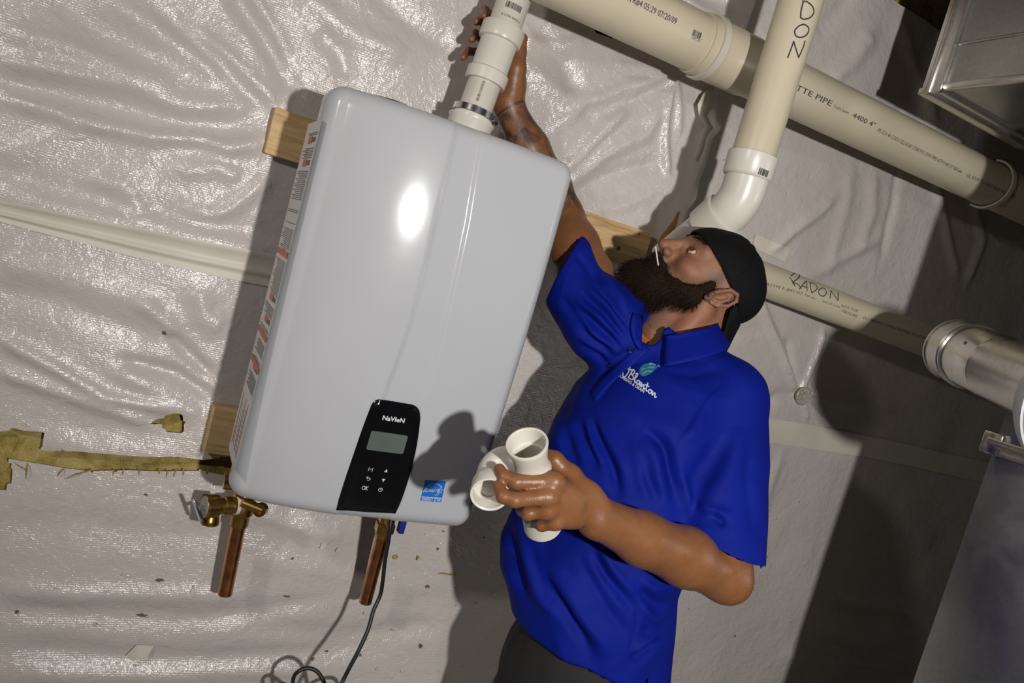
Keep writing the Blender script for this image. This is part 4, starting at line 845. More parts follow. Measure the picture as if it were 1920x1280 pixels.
# --- pigment per vertex
VV = []; FF = []; CC = []; GG = []; nb = 0
for nm, v, f in skin_parts:
    v = np.asarray(v); base = np.tile(np.array([.195, .079, .030]), (len(v), 1))
    mot = 1+.10*vnoise(v, 45, 3)+.06*vnoise(v, 150, 4); base *= mot[:, None]
    if nm in ('head', 'core'):
        q = (v-HO)@HB.T; base = np.tile(np.array([.225, .100, .053]), (len(v), 1))*mot[:, None]
        def mixc(m, c): global base; base = base*(1-m[:, None])+np.array(c)*m[:, None]
        mixc(.55*np.exp(-(((q-np.array([.122, 0, -.004]))/np.array([.018, .016, .018]))**2).sum(1)), (.36, .10, .06))
        for sy in (1, -1): mixc(.30*np.exp(-(((q-np.array([.07, sy*.045, -.008]))/.022)**2).sum(1)), (.36, .115, .07))
        lip = np.exp(-(((q-np.array([.104, 0, -.044]))/np.array([.013, .023, .0095]))**2).sum(1)); mixc(.8*lip, (.25, .085, .06))
        eb = np.exp(-(((np.abs(q[:, 1])-.032)/.018)**2+((q[:, 2]-.0485)/.006)**2+((q[:, 0]-.082)/.03)**2)); mixc(.75*eb, (.05, .028, .016))
        lash = np.exp(-(((np.abs(q[:, 1])-.0325)/.0135)**2)**3)*np.exp(-((np.abs(q[:, 2]-.0255)-.0052)/.0016)**2)*(q[:, 0] > .07); mixc(.6*lash, (.06, .03, .02))
        st_ = np.clip(1-np.abs(q[:, 0]+.012)/.035, 0, 1)*np.clip((q[:, 2]+.045)/.02, 0, 1)*(np.abs(q[:, 1]) > .045)*(q[:, 2] > -.06); mixc(.5*st_*(q[:, 0] < -.02), (.09, .05, .03))
        sb = np.exp(-((q[:, 0]-.018)/.013)**2)*sstep(-.05, -.03, q[:, 2])*(np.abs(q[:, 1]) > .04); mixc(.8*sb, (.06, .034, .02))
        chk = sstep(.02, .0, q[:, 2]+.028-.25*np.abs(q[:, 0]-.05))*(q[:, 0] > .0)*(q[:, 2] > -.13); mixc(.55*chk*(lip < .3), (.14, .075, .045))
        nk = np.exp(-(((q[:, 2]+.07)/.03)**2)); mixc(.30*nk*(q[:, 0] < .02), (.34, .095, .05))
    if nm == 'rarm':
        d = unit(RW-RE); s_ = (v-RE)@d; L_ = np.linalg.norm(RW-RE); t = s_/L_; rr = v-RE-s_[:, None]*d; an = np.arctan2(rr@CF, rr@unit(np.cross(CF, d))); uv = np.stack([an*.045, s_], -1)
        n1 = vnoise(uv+.004*np.stack([vnoise(uv, 60, 1), vnoise(uv, 60, 2)], -1), 42, 31); n2 = vnoise(uv, 95, 32); n3 = vnoise(uv, 180, 33)
        pat = np.clip(.30+.75*(n1 > .05)*1.0*.55+.35*n2+.22*n3, 0, 1)
        face_ = np.exp(-(((s_-.150)/.030)**2+((an+1.6)/.45)**2)); pat = pat*(1-.75*face_)+.75*face_*np.clip(.2+.9*(np.abs(np.sin((an+1.6)*14)) < .22)+.4*n2, 0, 1)
        band = np.exp(-(((s_-L_*.925+.006*np.sin(an))/.0028)**2)); reg = sstep(-.02, .03, s_)*(1-sstep(L_*.915, L_*.93, s_)); k = np.clip(reg*pat*.92+band*.9*(t > .8), 0, .95)
        base = base*(1-k[:, None])+np.array([.025, .024, .028])*k[:, None]
    if nm == 'larm':
        pass
    VV.append(v); FF.append(f+nb); CC.append(base); GG.append(np.full(len(v), .60 if nm == 'head' else .40)); nb += len(v)
GG = np.concatenate(GG); VV = np.concatenate(VV); FF = np.concatenate(FF); CC = np.clip(np.concatenate(CC), 0, 1)
t = NT('skin'); at_ = t.n('ShaderNodeAttribute', attribute_name='pigment'); n = t.noise(420, 3); n2 = t.noise(60, 3)
M['skin'] = t.fin(at_.outputs['Color'], at_.outputs['Alpha'], t.bump(n, .35, .0012, t.bump(n2, .25, .003)), Subsurface_Weight=.06, Subsurface_Scale=.006, Specular_IOR_Level=.5)
FLOORP = at(1090, 1250, 1.43)
man = thing('person', 'bearded man in blue polo and backwards black cap gripping the vent pipe', 'person', (FLOORP[0], FLOORP[1], 0))
me = mesh_np('body', VV, FF); ca = me.color_attributes.new('pigment', 'FLOAT_COLOR', 'POINT'); ca.data.foreach_set('color', np.concatenate([CC, GG[:, None]], 1).astype(np.float32).ravel())
body = link('body', me, M['skin'], man); bB_ = bvh_of(body)
# eyes
for sy in (1, -1):
    c = hl(.0768, sy*.032, .0262); g = unit(Fh+Uh*.25+Sh*.42); m = MB(); m.add(*lathe(c, g, [(-.0130*math.cos(a), .0130*math.sin(a)) for a in np.linspace(0, math.pi, 13)], 24)); ey = m.build('eye', simple('eye_white', (.46, .41, .37, 1), .15, var=.03), man)
    m = MB(); m.add(*lathe(c, g, [(.0112, .0068), (.0129, .0042), (.0134, 0)], 20)); m.build('iris', simple('iris', (.06, .035, .018, 1), .1), ey)
# black ear stud
m = MB(); q = hl(*(np.array([-.010, .0760, .006])+np.array([.020, .006, -.0185]))); h = bB_.ray_cast(V(at(1328, 554, 1.2)), V(ray(1328, 554)))
q = np.array(h[0]) if h[0] is not None else q; m.add(*lathe(q-CF*.0035, CF, [(0, 0), (0, .0022), (.001, .0030), (.004, .0030), (.006, 0)], 14)); sd = m.build('ear_stud', simple('stud_black', (.006, .006, .006, 1), .7), man); sd['label'] = 'round black ear stud'

# --- beard: a full dark mass with single hairs standing off it
P = []
A_(hell((.096, 0, -.083), (.043, .046, .040)), 0); A_(hell((.075, 0, -.088), (.045, .050, .030)), .02)
for sy in (1, -1):
    A_(hcone((.026, sy*.052, -.040), (.085, sy*.034, -.074), .024, .030), .02); A_(hcone((.016, sy*.063, .012), (.020, sy*.060, -.032), .0085, .018), .015)
    A_(hcone((.112, sy*.003, -.028), (.100, sy*.026, -.040), .0085, .0095), .012); A_(hcone((.100, sy*.027, -.040), (.092, sy*.034, -.066), .011, .02), .012)
A_(hell((.118, 0, -.0455), (.016, .017, .0062)), .004, True)
bv, bf = grow(P, HO-.21, HO+.21, .0026, 2)
bv = bv+normals(bv, bf)*(.0008*vnoise(bv, 170, 5)+.0015*vnoise(bv, 60, 6))[:, None]
hairm = NT('beard_hair'); M['hair'] = hairm.fin(hairm.ramp(hairm.noise(300, 3), [(.3, (.009, .005, .003, 1)), (.75, (.026, .0135, .007, 1))]), .9, None, Specular_IOR_Level=.15)
beard = link('beard', mesh_np('beard', bv, bf), M['hair'], man); beard['label'] = 'full dark brown beard'
bn = normals(bv, bf); HV = []; HF = []
for i in rng.choice(len(bv), min(len(bv), 15000), replace=False):
    p = bv[i]; n_ = bn[i]; q = (p-HO)@HB.T
    flow = unit(n_*.55+Fh*.25*(q[0]-.03)/.1+(-Uh)*.65+rng.normal(0, .28, 3)); L = rng.uniform(.008, .021)*(.55 if q[2] > -.035 else 1)
    sd_ = unit(np.cross(flow, rng.normal(0, 1, 3)))*.00036; a = p-n_*.001; b = a+flow*L*.55; c = a+unit(flow+(-Uh)*.25+rng.normal(0, .2, 3))*L; k = len(HV)
    HV += [a-sd_, a+sd_, b-sd_*.7, b+sd_*.7, c]; HF += [(k, k+1, k+3, k+2), (k+2, k+3, k+4)]
tag(link('beard_hairs', mesh_np('beard_hairs', HV, HF), M['hair'], beard, False), kind='stuff')
HV = []; HF = []
for i in range(700):                          # eyebrows
    sy = 1 if i % 2 else -1; t_ = rng.uniform(0, 1); c = (.096-.020*t_**1.6, sy*(.012+.036*t_), .0475+.004*math.sin(t_*3)+rng.normal(0, .0022)); p = hl(*c); fl_ = unit(Sh*sy*.9+Uh*.35+Fh*.1+rng.normal(0, .15, 3)); sd_ = Uh*.0003; L = .008; k = len(HV)
    h = bB_.find_nearest(V(p)); p = np.array(h[0])+np.array(h[1])*.0002; HV += [p-sd_, p+sd_, p+fl_*L+np.array(h[1])*.0014]; HF += [(k, k+1, k+2)]
tag(link('eyebrow_hairs', mesh_np('eyebrow_hairs', HV, HF), M['hair'], man, False), kind='stuff')

# --- cap worn backwards
P = []
A_(hell((-.002, 0, .043), (.108, .087, .083)), 0); A_(hcone((-.02, 0, .10), (.02, 0, .10), .022, .022), .03)
Fc = Field(HO-.16, HO+.19, .0024)
for p in P: Fc.op(p[0], p[1])
PT_ = Fc.pts(); ql = (PT_-HO.astype(np.float32))@HB.T.astype(np.float32)
edge = .0325+.26*ql[..., 0]-.012*np.exp(-((ql[..., 0]+.02)/.03)**2)*0   # lower rim, climbing from nape to forehead
d = Fc.v; d = np.maximum(d, -(d+.0045)); Fc.v = np.maximum(d, edge-ql[..., 2]).astype(np.float32); del PT_, ql
cv, cf = Fc.mesh(1)
t = NT('black_cap'); nn = t.n('ShaderNodeTexVoronoi'); nn.inputs['Scale'].default_value = 420; t.l(t.co, nn.inputs['Vector']); M['cap'] = t.fin((.004, .004, .0045, 1), .8, t.bump(nn.outputs['Distance'], .6, .0012), Specular_IOR_Level=.15)
cap = link('cap', mesh_np('cap', cv, cf), M['cap'], man); cap['label'] = 'black mesh cap worn backwards'
def ribbon(fn, n, m_, th, name, mat, par):
    """curved thick sheet from fn(u,v)->point"""
    v = [fn(i/(n-1), j/(m_-1)) for i in range(n) for j in range(m_)]; f = [(i*m_+j, i*m_+j+1, (i+1)*m_+j+1, (i+1)*m_+j) for i in range(n-1) for j in range(m_-1)]
    o = link(name, mesh_np(name, v, f), mat, par); s_ = o.modifiers.new('s', 'SOLIDIFY'); s_.thickness = th; s_.offset = 0; return o
def billf(u, v):
    a = (u-.5)*2; y = .076*a; x0 = -.012-.093*math.sqrt(max(0, 1-(y/.086)**2)); z0 = .030+.26*x0; L = .102*math.sqrt(max(0, 1-abs(a)**2.6)); dx, dz = -.42, -.91
    sag = -.020*a*a
    return hl(x0+dx*L*v - sag*.6, y*(1+.02*v), z0+dz*L*v+sag*.8*v+.004)
ribbon(billf, 25, 9, .0035, 'cap_bill', M['cap'], cap)
for k, a0 in enumerate((-.9, 0, .9)):         # panel seams
    pts = []
    for tt in np.linspace(-1.25, 1.25, 30):
        p = np.array([.103*math.sin(tt)*math.cos(a0)+.001, .085*math.sin(tt)*math.sin(a0), .043+.081*math.cos(tt)]); 
        if p[2] > .035+.26*p[0]+.004: pts.append(hl(*p))
    if len(pts) > 3:
        out = []
        for p in pts: h = BVHTree.FromPolygons([V(q) for q in cv[:1]], []) if False else None; out.append(p)
bC = bvh_of(cap)
for a0 in (-1.57, -.6, .6, 1.57):
    pts = []
    for tt in np.linspace(.05, 1.5, 24):
        dr = Fh*math.sin(tt)*math.cos(a0)+Sh*math.sin(tt)*math.sin(a0)+Uh*math.cos(tt); h = bC.ray_cast(V(hl(0, 0, .043)+dr*.3), V(-dr))
        if h[0] is not None and (np.array(h[0])-HO)@Uh > .036+.26*((np.array(h[0])-HO)@Fh): pts.append(np.array(h[0])+dr*.0003)
    if len(pts) > 4: m = MB(); m.add(*tube(pts, .0009, 6)); m.build('cap_seam', M['cap'], cap)
m = MB(); h = bC.ray_cast(V(hl(0, 0, .3)), V(-Uh)); m.add(*lathe(np.array(h[0])-Uh*.001, Uh, [(0, .008), (.003, .0075), (.0045, .004), (.005, 0)], 16)); m.build('cap_button', M['cap'], cap)

# --- polo shirt
LAT = LATX; FRT = FRTX
SEC = [(1275,630,1.49,.070,.066), (1262,668,1.487,.105,.086), (1246,705,1.48,.150,.112), (1217,765,1.472,.178,.136), (1186,842,1.465,.184,.148), (1142,945,1.458,.186,.158), (1102,1052,1.452,.186,.166), (1104,1122,1.445,.176,.160), (1106,1190,1.44,.166,.152), (1093,1275,1.435,.172,.155), (1070,1380,1.43,.180,.160)]
sc_ = np.array([at(x, y, z) for x, y, z, _, _ in SEC]); sa = np.array([[a, b] for *_, a, b in SEC]); o_ = np.argsort(sc_[:, 2]); sc_ = sc_[o_]; sa = sa[o_]
lo = np.array([sc_[:, 0].min()-.32, sc_[:, 1].min()-.33, at(1100, 1285, 1.42)[2]-.05]); hi = np.array([sc_[:, 0].max()+.24, sc_[:, 1].max()+.28, RS[2]+.16])
def loft(P):
    z = P[..., 2]; cx = np.interp(z, sc_[:, 2], sc_[:, 0]); cy = np.interp(z, sc_[:, 2], sc_[:, 1]); a = np.interp(z, sc_[:, 2], sa[:, 0]); b = np.interp(z, sc_[:, 2], sa[:, 1])
    x = (P[..., 0]-cx)*LAT[0]+(P[..., 1]-cy)*LAT[1]; y = (P[..., 0]-cx)*FRT[0]+(P[..., 1]-cy)*FRT[1]
    k0 = np.sqrt((x/a)**2+(y/b)**2); k1 = np.sqrt((x/a**2)**2+(y/b**2)**2); return np.maximum(k0*(k0-1)/np.maximum(k1, 1e-6), (z-sc_[-1, 2])*.8)
H_ = .0036; S_ = Field(lo, hi, H_, .06)
S_.op((loft, lo, hi), 0)
S_.op(cone(at(1285, 690, 1.482), at(1362, 745, 1.437), .070, .074), .035); S_.op(cone(at(1240, 668, 1.49), at(1135, 606, 1.49), .068, .078), .035)
SLV = []
for pts_, rad_, k_, (cp, cn) in (([at(1362,748,1.436), at(1360,870,1.39), at(1350,1010,1.335), at(1345,1060,1.315)], [.0735,.0775,.0810,.0830], .022, (at(1342,1010,1.335), CD*.90-CR*.42+CF*.05)),
                          ([at(1140,612,1.492), at(1092,556,1.52), at(1050,490,1.55), at(1022,440,1.58)], [.078,.0745,.0740,.0740], .03, (at(1058,508,1.545), -CR*.87-CD*.49+CF*.12))):
    Q = Field(lo, hi, H_, .06)
    for p in chain(pts_, rad_): Q.op(p, .0)
    Q.v = np.maximum(Q.v, ((Q.pts()-np.asarray(cp, np.float32))@unit(cn).astype(np.float32)).clip(-.06, .06)).astype(np.float32)
    h = np.clip(.5+.5*(S_.v-Q.v)/k_, 0, 1); S_.v = (S_.v*(1-h)+Q.v*h-k_*h*(1-h)).astype(np.float32); SLV.append((pts_, rad_)); del Q, h
PP = S_.pts(); d = S_.v; g_ = np.gradient(d, H_); gm = np.sqrt(g_[0]**2+g_[1]**2+g_[2]**2); d = d/np.clip(gm, .7, 3); del g_, gm; d0 = d
def plane(pt, n_): n_ = unit(n_).astype(np.float32); return (PP-np.asarray(pt, np.float32))@n_
hemz = at(957, 1143, 1.42)[2]
latq = (PP[..., 0]-sc_[1, 0])*LAT[0]+(PP[..., 1]-sc_[1, 1])*LAT[1]; frq = (PP[..., 0]-sc_[1, 0])*FRT[0]+(PP[..., 1]-sc_[1, 1])*FRT[1]
hem_h = hemz-.004-.055*sstep(-.12, .08, -frq)
vent_w = np.clip(.040-(PP[..., 2]-hem_h), 0, 1)*.22
d = np.maximum(d, -np.maximum(d0+.009, PP[..., 2]-hem_h-.035)); del d0; d = np.maximum(d, hem_h-PP[..., 2]); d = np.where((latq > .06) & (np.abs(frq-.008) < vent_w), np.maximum(d, .003), d)
S_.v = d.astype(np.float32); del PP, latq, frq, hem_h, vent_w, d
for pts_, rad_ in SLV:
    for q_ in chain([pts_[2]*.75+pts_[1]*.25, pts_[2], pts_[3], pts_[3]*1.6-pts_[2]*.6], [r_-.0088 for r_ in (rad_[2]-.02, rad_[2], rad_[3], rad_[3])]): S_.op(q_, 0, True)
S_.op(cone(at(1277, 665, 1.49), at(1300, 560, 1.48), .066, .070), .004, True); S_.op(cone(at(1216, 624, 1.36), at(1220, 622, 1.47), .021, .024), .004, True); S_.op(cone(at(1222, 596, 1.40), at(1235, 590, 1.46), .030, .030), .004, True); 
sv_, sf_ = S_.mesh(2)
SF = [ # folds: pixels, height, half-width px
 ([(1205,800),(1232,826),(1250,852),(1262,900),(1260,960)], -.016, 13), ([(1190,830),(1225,860),(1245,910),(1250,965)], .006, 16), ([(1363,722),(1330,742),(1300,772),(1275,806),(1256,842)], -.0028, 4), ([(1368,720),(1335,746),(1306,778),(1283,812)], .0016, 5),
 ([(1350,800),(1335,850),(1305,900),(1285,940)], -.008, 20), ([(1385,790),(1375,860),(1340,925),(1310,965)], .007, 22), ([(1330,960),(1345,972),(1362,985)], -.007, 9), ([(1300,950),(1335,958),(1372,965)], .006, 10), ([(1275,880),(1280,930),(1290,970)], .006, 12),
 ([(1105,780),(1125,825),(1145,880),(1165,945)], -.010, 10), ([(1120,775),(1150,840),(1178,910)], .006, 13), ([(1080,790),(1100,840),(1120,885)], -.008, 9), ([(1092,780),(1112,830),(1130,870)], .004, 8), ([(1060,800),(1070,850),(1080,880)], -.006, 9), ([(1045,760),(1048,820),(1060,850)], .006, 11), ([(1095,690),(1060,760),(1040,820)], -.005, 12),
 ([(1200,870),(1225,905),(1240,945)], -.006, 11), ([(1172,830),(1200,880),(1222,940)], .004, 12),
 ([(1085,545),(1130,585),(1180,640)], -.010, 7), ([(1075,575),(1120,612),(1172,655)], -.010, 7), ([(1100,520),(1150,575),(1188,625)], -.008, 7), ([(1070,610),(1110,640),(1160,668)], -.009, 8), ([(1080,560),(1125,598),(1176,648)], .006, 6), ([(1072,592),(1115,626),(1166,662)], .006, 6), ([(1068,640),(1100,665),(1148,688)], -.008, 9), ([(1092,532),(1140,580),(1184,632)], .005, 6), ([(1045,560),(1080,600),(1110,625)], -.006, 10), ([(1110,500),(1150,545),(1180,590)], .006, 9), ([(1075,470),(1100,505),(1130,535)], -.006, 9),
 ([(1198,642),(1165,668),(1130,700),(1098,740)], -.0025, 4), ([(1192,634),(1158,660),(1120,694)], .002, 6), ([(1222,662),(1180,690),(1140,722),(1108,756)], -.0022, 4),
 ([(1014,1060),(1050,1130),(1085,1190),(1120,1245)], -.012, 11), ([(1035,1050),(1075,1125),(1115,1190),(1150,1250)], .007, 15), ([(1110,1030),(1140,1075),(1165,1110),(1190,1150)], -.010, 10), ([(1080,1030),(1120,1100),(1160,1170),(1180,1215)], -.006, 13), ([(1125,1025),(1158,1080),(1185,1120)], .006, 11), ([(1180,1248),(1210,1225),(1242,1196)], -.012, 8), ([(1185,1230),(1215,1205),(1245,1170)], .006, 9), ([(1195,1100),(1225,1128),(1258,1135)], -.008, 9), ([(1200,1130),(1230,1155),(1256,1150)], .005, 8), ([(1195,1080),(1230,1105),(1265,1100)], .005, 10), ([(1200,1170),(1225,1185),(1250,1175)], -.005, 8),
 ([(958,985),(966,1030),(975,1085),(990,1130)], -.010, 9), ([(940,990),(948,1050),(965,1110)], .008, 11), ([(975,980),(990,1050),(1015,1120),(1050,1180)], .006, 12), ([(990,1010),(1005,1070),(1035,1140)], -.005, 9), ([(1190,1090),(1194,1150),(1187,1200),(1180,1245)], -.002, 4), ([(1030,1180),(1070,1230),(1110,1275)], .004, 12), ([(1290,650),(1330,690),(1370,720)], -.003, 14), ([(1240,690),(1300,700),(1350,690)], -.0025, 10), ([(1280,830),(1300,800),(1330,780)], .003, 12), ([(1410,1000),(1405,900),(1412,820)], -.004, 12),
]
nrm = normals(sv_, sf_); px, zz = project_px(sv_); vis = np.clip(-(nrm@CF)*2+.75, 0, 1)*sstep(1.75, 1.60, zz); 
near = sstep(1.52, 1.44, zz) if False else 1
disp = .0025*vnoise(sv_, 14, 40)+.0012*vnoise(sv_, 34, 41)
pw = px+9*np.stack([vnoise(sv_, 18, 42), vnoise(sv_, 18, 43)], -1)
for L, amp, wd in SF:
    L2 = np.array(spline([np.array(q, float) for q in L], 5)); m = ((pw >= L2.min(0)-3*wd) & (pw <= L2.max(0)+3*wd)).all(1)
    if m.any(): qd, tt = polydist(pw[m], L2); disp[m] += vis[m]*amp*1.25*np.exp(-(qd/wd)**2)*np.clip(np.sin(np.pi*np.clip(tt, .03, .97))*1.25, 0, 1)
sv_ = sv_+nrm*disp[:, None]; sv_ = lap(sv_, sf_, .35)
t = NT('blue_polo'); nn = t.noise(700, 2); M['polo'] = t.fin(t.ramp(t.noise(12, 3), [(.3, (.001, .0075, .165, 1)), (.7, (.0012, .0095, .20, 1))]), .7, t.bump(nn, .25, .0006), Specular_IOR_Level=.12)
shirt = link('polo_shirt', mesh_np('polo_shirt', sv_, sf_), M['polo'], man); shirt['label'] = 'royal blue polo shirt'
bS = bvh_of(shirt)
def sh(px_, py_, off=0):
    h = bS.ray_cast(V(CAM), V(ray(px_, py_)))
    if h[0] is None: return at(px_, py_, 1.40)
    n_ = np.array(h[1]); n_ = n_ if n_@CF < 0 else -n_; return np.array(h[0])+n_*off
# collar: a folded band round the neck, open at the throat
NA = unit(-CD-CR*.12-CF*.06); NC = at(1270, 645, 1.485)
NX = unit(FRT-NA*(FRT@NA)); NY = np.cross(NA, NX)     # NX towards the throat
def collarf(u, v):
    th = math.radians(28+304*u); e = abs(u-.5)*2; c = NX*math.cos(th)+NY*math.sin(th)
    rise = .022+.014*(1-e); drop = .034+.016*e
    if v < .3: w_ = v/.3; r_ = .0635+.004*w_; hgt = -.012+(rise+.012)*w_; 
    elif v < .45: w_ = (v-.3)/.15; r_ = .0805+.005*math.sin(w_*math.pi/2); hgt = rise+.003*math.sin(w_*math.pi)
    else: w_ = (v-.45)/.55; r_ = .0830+.008*w_+.030*w_*e; hgt = rise-drop*w_
    return NC+c*r_+NA*hgt+NX*.004
col_ = ribbon(collarf, 60, 16, .0024, 'collar', M['polo'], shirt)
wing = [((1187,586),(1206,592)), ((1183,600),(1205,606)), ((1182,616),(1204,620)), ((1185,632),(1204,634)), ((1191,646),(1203,648)), ((1198,656),(1203,656))]
v = []
for a_, b_ in wing:
    for j in range(4): q = np.array(a_)+(np.array(b_)-np.array(a_))*j/3; h = bS.ray_cast(V(CAM), V(ray(*q))); zq = min((np.array(h[0])-CAM)@CF if h[0] is not None else 1.43, 1.445); v.append(at(q[0], q[1], zq-.006-.004*(j/3)))
o = link('collar_wing', mesh_np('collar_wing', v, [(i*4+j, i*4+j+1, i*4+j+5, i*4+j+4) for i in range(len(wing)-1) for j in range(3)]), M['polo'], shirt); s_ = o.modifiers.new('s', 'SOLIDIFY'); s_.thickness = .0022; s_.offset = 0
# orange undershirt at the throat
top_ = spline([np.array(q, float) for q in ((1190,612),(1202,622),(1214,634),(1228,640),(1244,640))], 4); bot_ = spline([np.array(q, float) for q in ((1186,640),(1198,650),(1212,660),(1230,664),(1248,662))], 4); v = []
for a_, b_ in zip(top_, bot_):
    for j in range(5):
        q = a_+(b_-a_)*j/4; h = bB_.ray_cast(V(CAM), V(ray(*q))); zq = min((np.array(h[0])-CAM)@CF if h[0] is not None else 1.478, 1.482); v.append(at(q[0], q[1], zq-.004-.003*j/4))
us = link('undershirt', mesh_np('undershirt', v, [(i*5+j, i*5+j+1, i*5+j+6, i*5+j+5) for i in range(len(top_)-1) for j in range(4)]), simple('orange_undershirt', (.40, .115, .012, 1), .8), man); us['label'] = 'orange undershirt collar'; s_ = us.modifiers.new('s', 'SOLIDIFY'); s_.thickness = .002; s_.offset = 0
# placket strip, buttons
pk = [(1205,640),(1180,662),(1155,684),(1130,708),(1106,736)]; pk2 = [(1218,656),(1192,679),(1166,702),(1141,726),(1116,754)]
v = []; f = []; a_ = spline([np.array(q, float) for q in pk], 4); b_ = spline([np.array(q, float) for q in pk2], 4)
for i in range(len(a_)):
    for j in range(4): q = a_[i]+(b_[i]-a_[i])*j/3; v.append(sh(q[0], q[1], .0008))
f = [(i*4+j, i*4+j+1, i*4+j+5, i*4+j+4) for i in range(len(a_)-1) for j in range(3)]; o = link('placket', mesh_np('placket', v, f), M['polo'], shirt); s_ = o.modifiers.new('s', 'SOLIDIFY'); s_.thickness = .0014; s_.offset = 0
for px_, py_ in ((1178,646),(1141,678)):
    q = sh(px_+3, py_+8, .004); h = bS.ray_cast(V(CAM), V(ray(px_+3, py_+8))); n_ = np.array(h[1]); n_ = n_ if n_@CF < 0 else -n_
    m = MB(); m.add(*lathe(q-n_*.001, n_, [(0, .0055), (.0018, .0055), (.0024, .0048), (.0018, .0038), (.0018, 0)], 18)); m.build('button', simple('navy_button', (.004, .008, .06, 1), .3), shirt)
# hem stitching lines
# embroidered logo on the chest: script name, caption line and a teal drop
def shirt_ink(lines, wd, mat, name='embroidery'):
    for L in lines:
        L = smooth2(L, 6) if len(L) > 2 else L; q2, f2 = stroke2d([L], wd); v = [sh(x, y, .0016) for x, y in q2]; link(name, mesh_np(name, v, f2), mat, shirt, False)
thread = simple('white_thread', (.50, .55, .62, 1), .6); teal = simple('teal_thread', (.02, .16, .26, 1), .5); tealp = simple('pale_teal_thread', (.16, .36, .42, 1), .5)
# cursive: J B l a n t o n, drawn in the photo's pixels along the slope of the chest
ex_, ey_ = np.array([.80, .60]), np.array([.28, -.96]); o0 = np.array([1168., 699.])
def cz(pts): return [tuple(o0+ex_*x+ey_*y) for x, y in pts]
shirt_ink([cz(q) for q in [
 [(1,0),(3,-5),(7,-4),(10,4),(12,15),(9,18),(7,14),(11,11)], [(14,-1),(16,8),(18,16)], [(14,14),(20,17),(23,14),(20,9),(16,8),(22,7),(24,3),(20,-1),(14,-1)],
 [(24,1),(29,9),(30,16),(27,14),(27,5),(29,-1),(32,1)], [(38,6),(34,6),(32,2),(35,-1),(38,3),(39,6),(39,0),(42,1)], [(42,6),(43,-1),(46,5),(48,5),(49,-1),(52,1)], [(54,13),(54,3),(56,-1),(59,1)], [(51,8),(58,9)], [(63,6),(60,4),(61,-1),(65,0),(66,4),(63,6),(67,5)], [(68,6),(69,-1),(72,5),(74,5),(75,-1),(78,1)]]], 2.2, thread)
def shirt_text(body, p0, p1, h_px, mat, bold=.02):
    p0 = np.array(p0, float); p1 = np.array(p1, float); v2, f2 = text_mesh(body, 1, bold=bold); xs = [q[0] for q in v2]; L = np.linalg.norm(p1-p0); k = L/(max(xs)-min(xs)); ex = (p1-p0)/L; ey = np.array([ex[1], -ex[0]])
    v = [sh(*(p0+ex*(q[0]-min(xs))*k+ey*q[1]*h_px/.7), .0016) for q in v2]; link('embroidery', mesh_np('embroidery', v, f2), mat, shirt, False)
shirt_text('PLUMBING & DRAIN', (1157,704), (1207,737), 5.5, thread)
dp = smooth2([(1234,688),(1222,700),(1208,706),(1200,702),(1199,693),(1207,684),(1219,682),(1234,688)], 5)
def fill_poly(pts, mat, off=.0014):
    c = np.mean(np.array(pts[:-1]), 0); n_ = len(pts)-1; v = [sh(*p, off) for p in pts[:-1]]+[sh(*c, off)]; link('embroidery', mesh_np('embroidery', v, [(i, (i+1) % n_, n_) for i in range(n_)]), mat, shirt, False)
fill_poly(dp, teal); shirt_ink([[(1204,694),(1214,690),(1226,690)], [(1206,701),(1213,697),(1222,697)], [(1216,684),(1221,682),(1229,685)]], 2.2, tealp); shirt_ink([[(1222,682),(1219,684)], [(1234,686),(1236,688)]], 2.5, tealp)

# --- trousers and boots
P = []
hipc = at(1090, 1255, 1.44)
Lh = hipc+LAT*.085-np.array([0, 0, .04]); Rh = hipc-LAT*.085-np.array([0, 0, .04])
A_(ell(hipc-np.array([0, 0, .02]), (.165, .135, .13), np.stack([LAT, FRT, _U0])), 0); A_(cone(hipc+np.array([0, 0, .05]), hipc+np.array([0, 0, .10]), .13, .125), .03)
feet = []
for c_, o2 in ((Lh, LAT*.03), (Rh, -LAT*.03)):
    kn = np.array([c_[0], c_[1], .50])+o2+FRT*.02; an_ = np.array([c_[0], c_[1], .085])+o2*1.6-FRT*.01
    for p in chain([c_, kn, an_], [.098, .072, .062]): A_(p, .04)
    feet.append(an_)
tv, tf = grow(P, np.array([hipc[0]-.34, hipc[1]-.34, .03]), hipc+np.array([.34, .34, .22]), .008, 2)
tv = tv+normals(tv, tf)*(.006*vnoise(tv, 12, 50)+.003*vnoise(tv, 30, 51))[:, None]
M['trouser'] = simple('black_trousers', (.012, .011, .011, 1), .85, bump=.2, bsc=500)
tr = link('trousers', mesh_np('trousers', tv, tf), M['trouser'], man); tr['label'] = 'black work trousers'
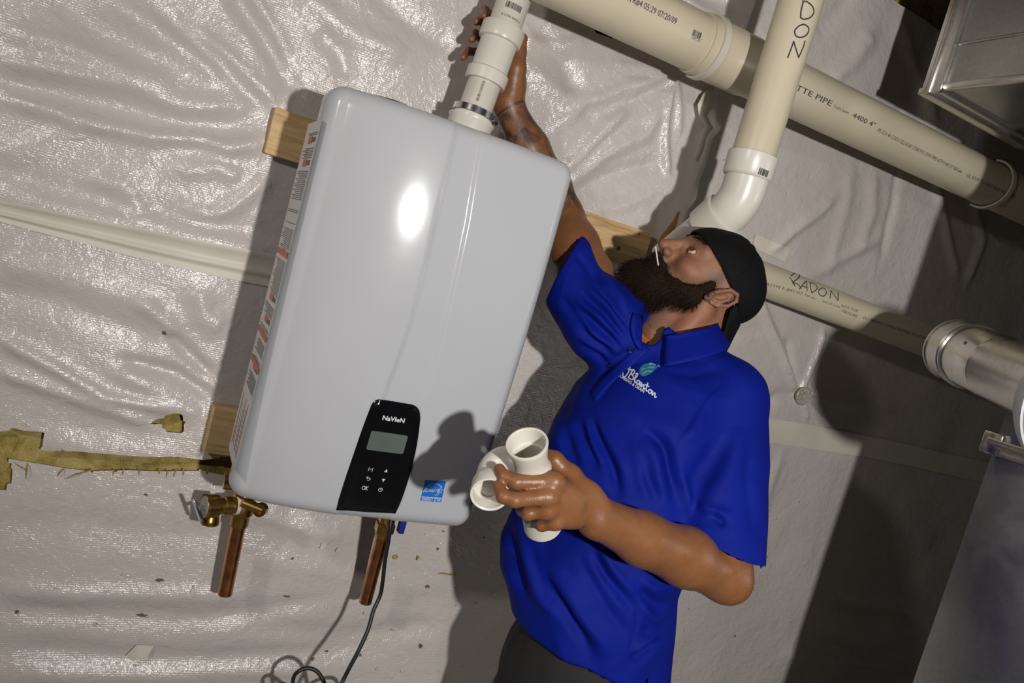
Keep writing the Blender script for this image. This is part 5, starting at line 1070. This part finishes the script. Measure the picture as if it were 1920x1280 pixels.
for a in feet:
    P = []; b0 = np.array([a[0], a[1], .05]); A_(cone(b0-FRT*.05, b0+FRT*.17, .048, .040), 0); A_(cone(b0, b0+np.array([0, 0, .09]), .052, .050), .03)
    Fb = Field(b0-.30, b0+.30, .006)
    for p in P: Fb.op(p[0], p[1])
    Fb.v = np.maximum(Fb.v, .002-Fb.pts()[..., 2]).astype(np.float32); v, f = Fb.mesh(1); link('boot', mesh_np('boot', v, f), simple('boot_leather', (.06, .035, .018, 1), .6), man)

# ------------------------------------------------------------------ the fitting in the left hand and the stick in the mouth
fo = ath(988, 831, 1.030); fb2 = ath(1018, 985, 1.150); DF = unit(fb2-fo); FLn = np.linalg.norm(fb2-fo); r_o = .0302
tee = thing('pipe_fitting', 'white plastic sanitary tee fitting held in the man\'s left hand', 'fitting', fo*.5+fb2*.5)
m = MB(); m.add(*lathe(fo, DF, [(0, r_o-.0035), (-.0012, r_o-.0022), (-.001, r_o), (.001, r_o+.0006), (.006, r_o-.0004), (.020, r_o-.0030), (.030, r_o-.0044), (.040, r_o-.0048), (.047, r_o-.0036), (.053, r_o-.0010), (.056, r_o-.0014), (.058, r_o-.0055), (FLn-.036, r_o-.0055), (FLn-.032, r_o-.001), (FLn, r_o), (FLn, r_o-.0045), (FLn-.028, r_o-.0050), (FLn-.028, r_o-.0085), (.026, r_o-.0095), (.026, r_o-.0062)], 56, True)); run = m.build('run', M['pvcb'], tee)
tp = spline([ath(1000,893,1.092), ath(972,872,1.096), ath(948,866,1.104), ath(930,876,1.104), ath(922,896,1.090), ath(919.5,912,1.075)], 7)
m = MB(); m.add(*tube(tp, .0245, 32)); m.build('branch_sweep', M['pvcb'], tee)
bo = ath(918, 927, 1.048); DB = unit(tp[-1]-bo); DB = unit(DB*.6+CF*.5-CD*.35)
m = MB(); m.add(*lathe(bo, DB, [(0, .0245), (-.0012, .026), (-.001, .0278), (.002, .0286), (.026, .0270), (.032, .0245), (.040, .020), (.040, 0), (.024, 0), (.024, .0195), (.022, .0205), (.022, .0240)], 48, True)); m.build('branch_hub', M['pvcb'], tee)
m = MB(); v2, f2 = stroke2d([smooth2([(0, 0), (.006, .001), (.012, 0)], 4)], .004)
sa_, sb_ = at(1229, 462, 1.355), at(1233, 489, 1.372); st = thing('mouth_stick', 'thin white stick held between the man\'s lips', 'stick', sb_)
m = MB(); m.add(*tube([sa_, sb_+(sb_-sa_)*.3], .0014, 10)); m.build('shaft', M['pvcb'], st)
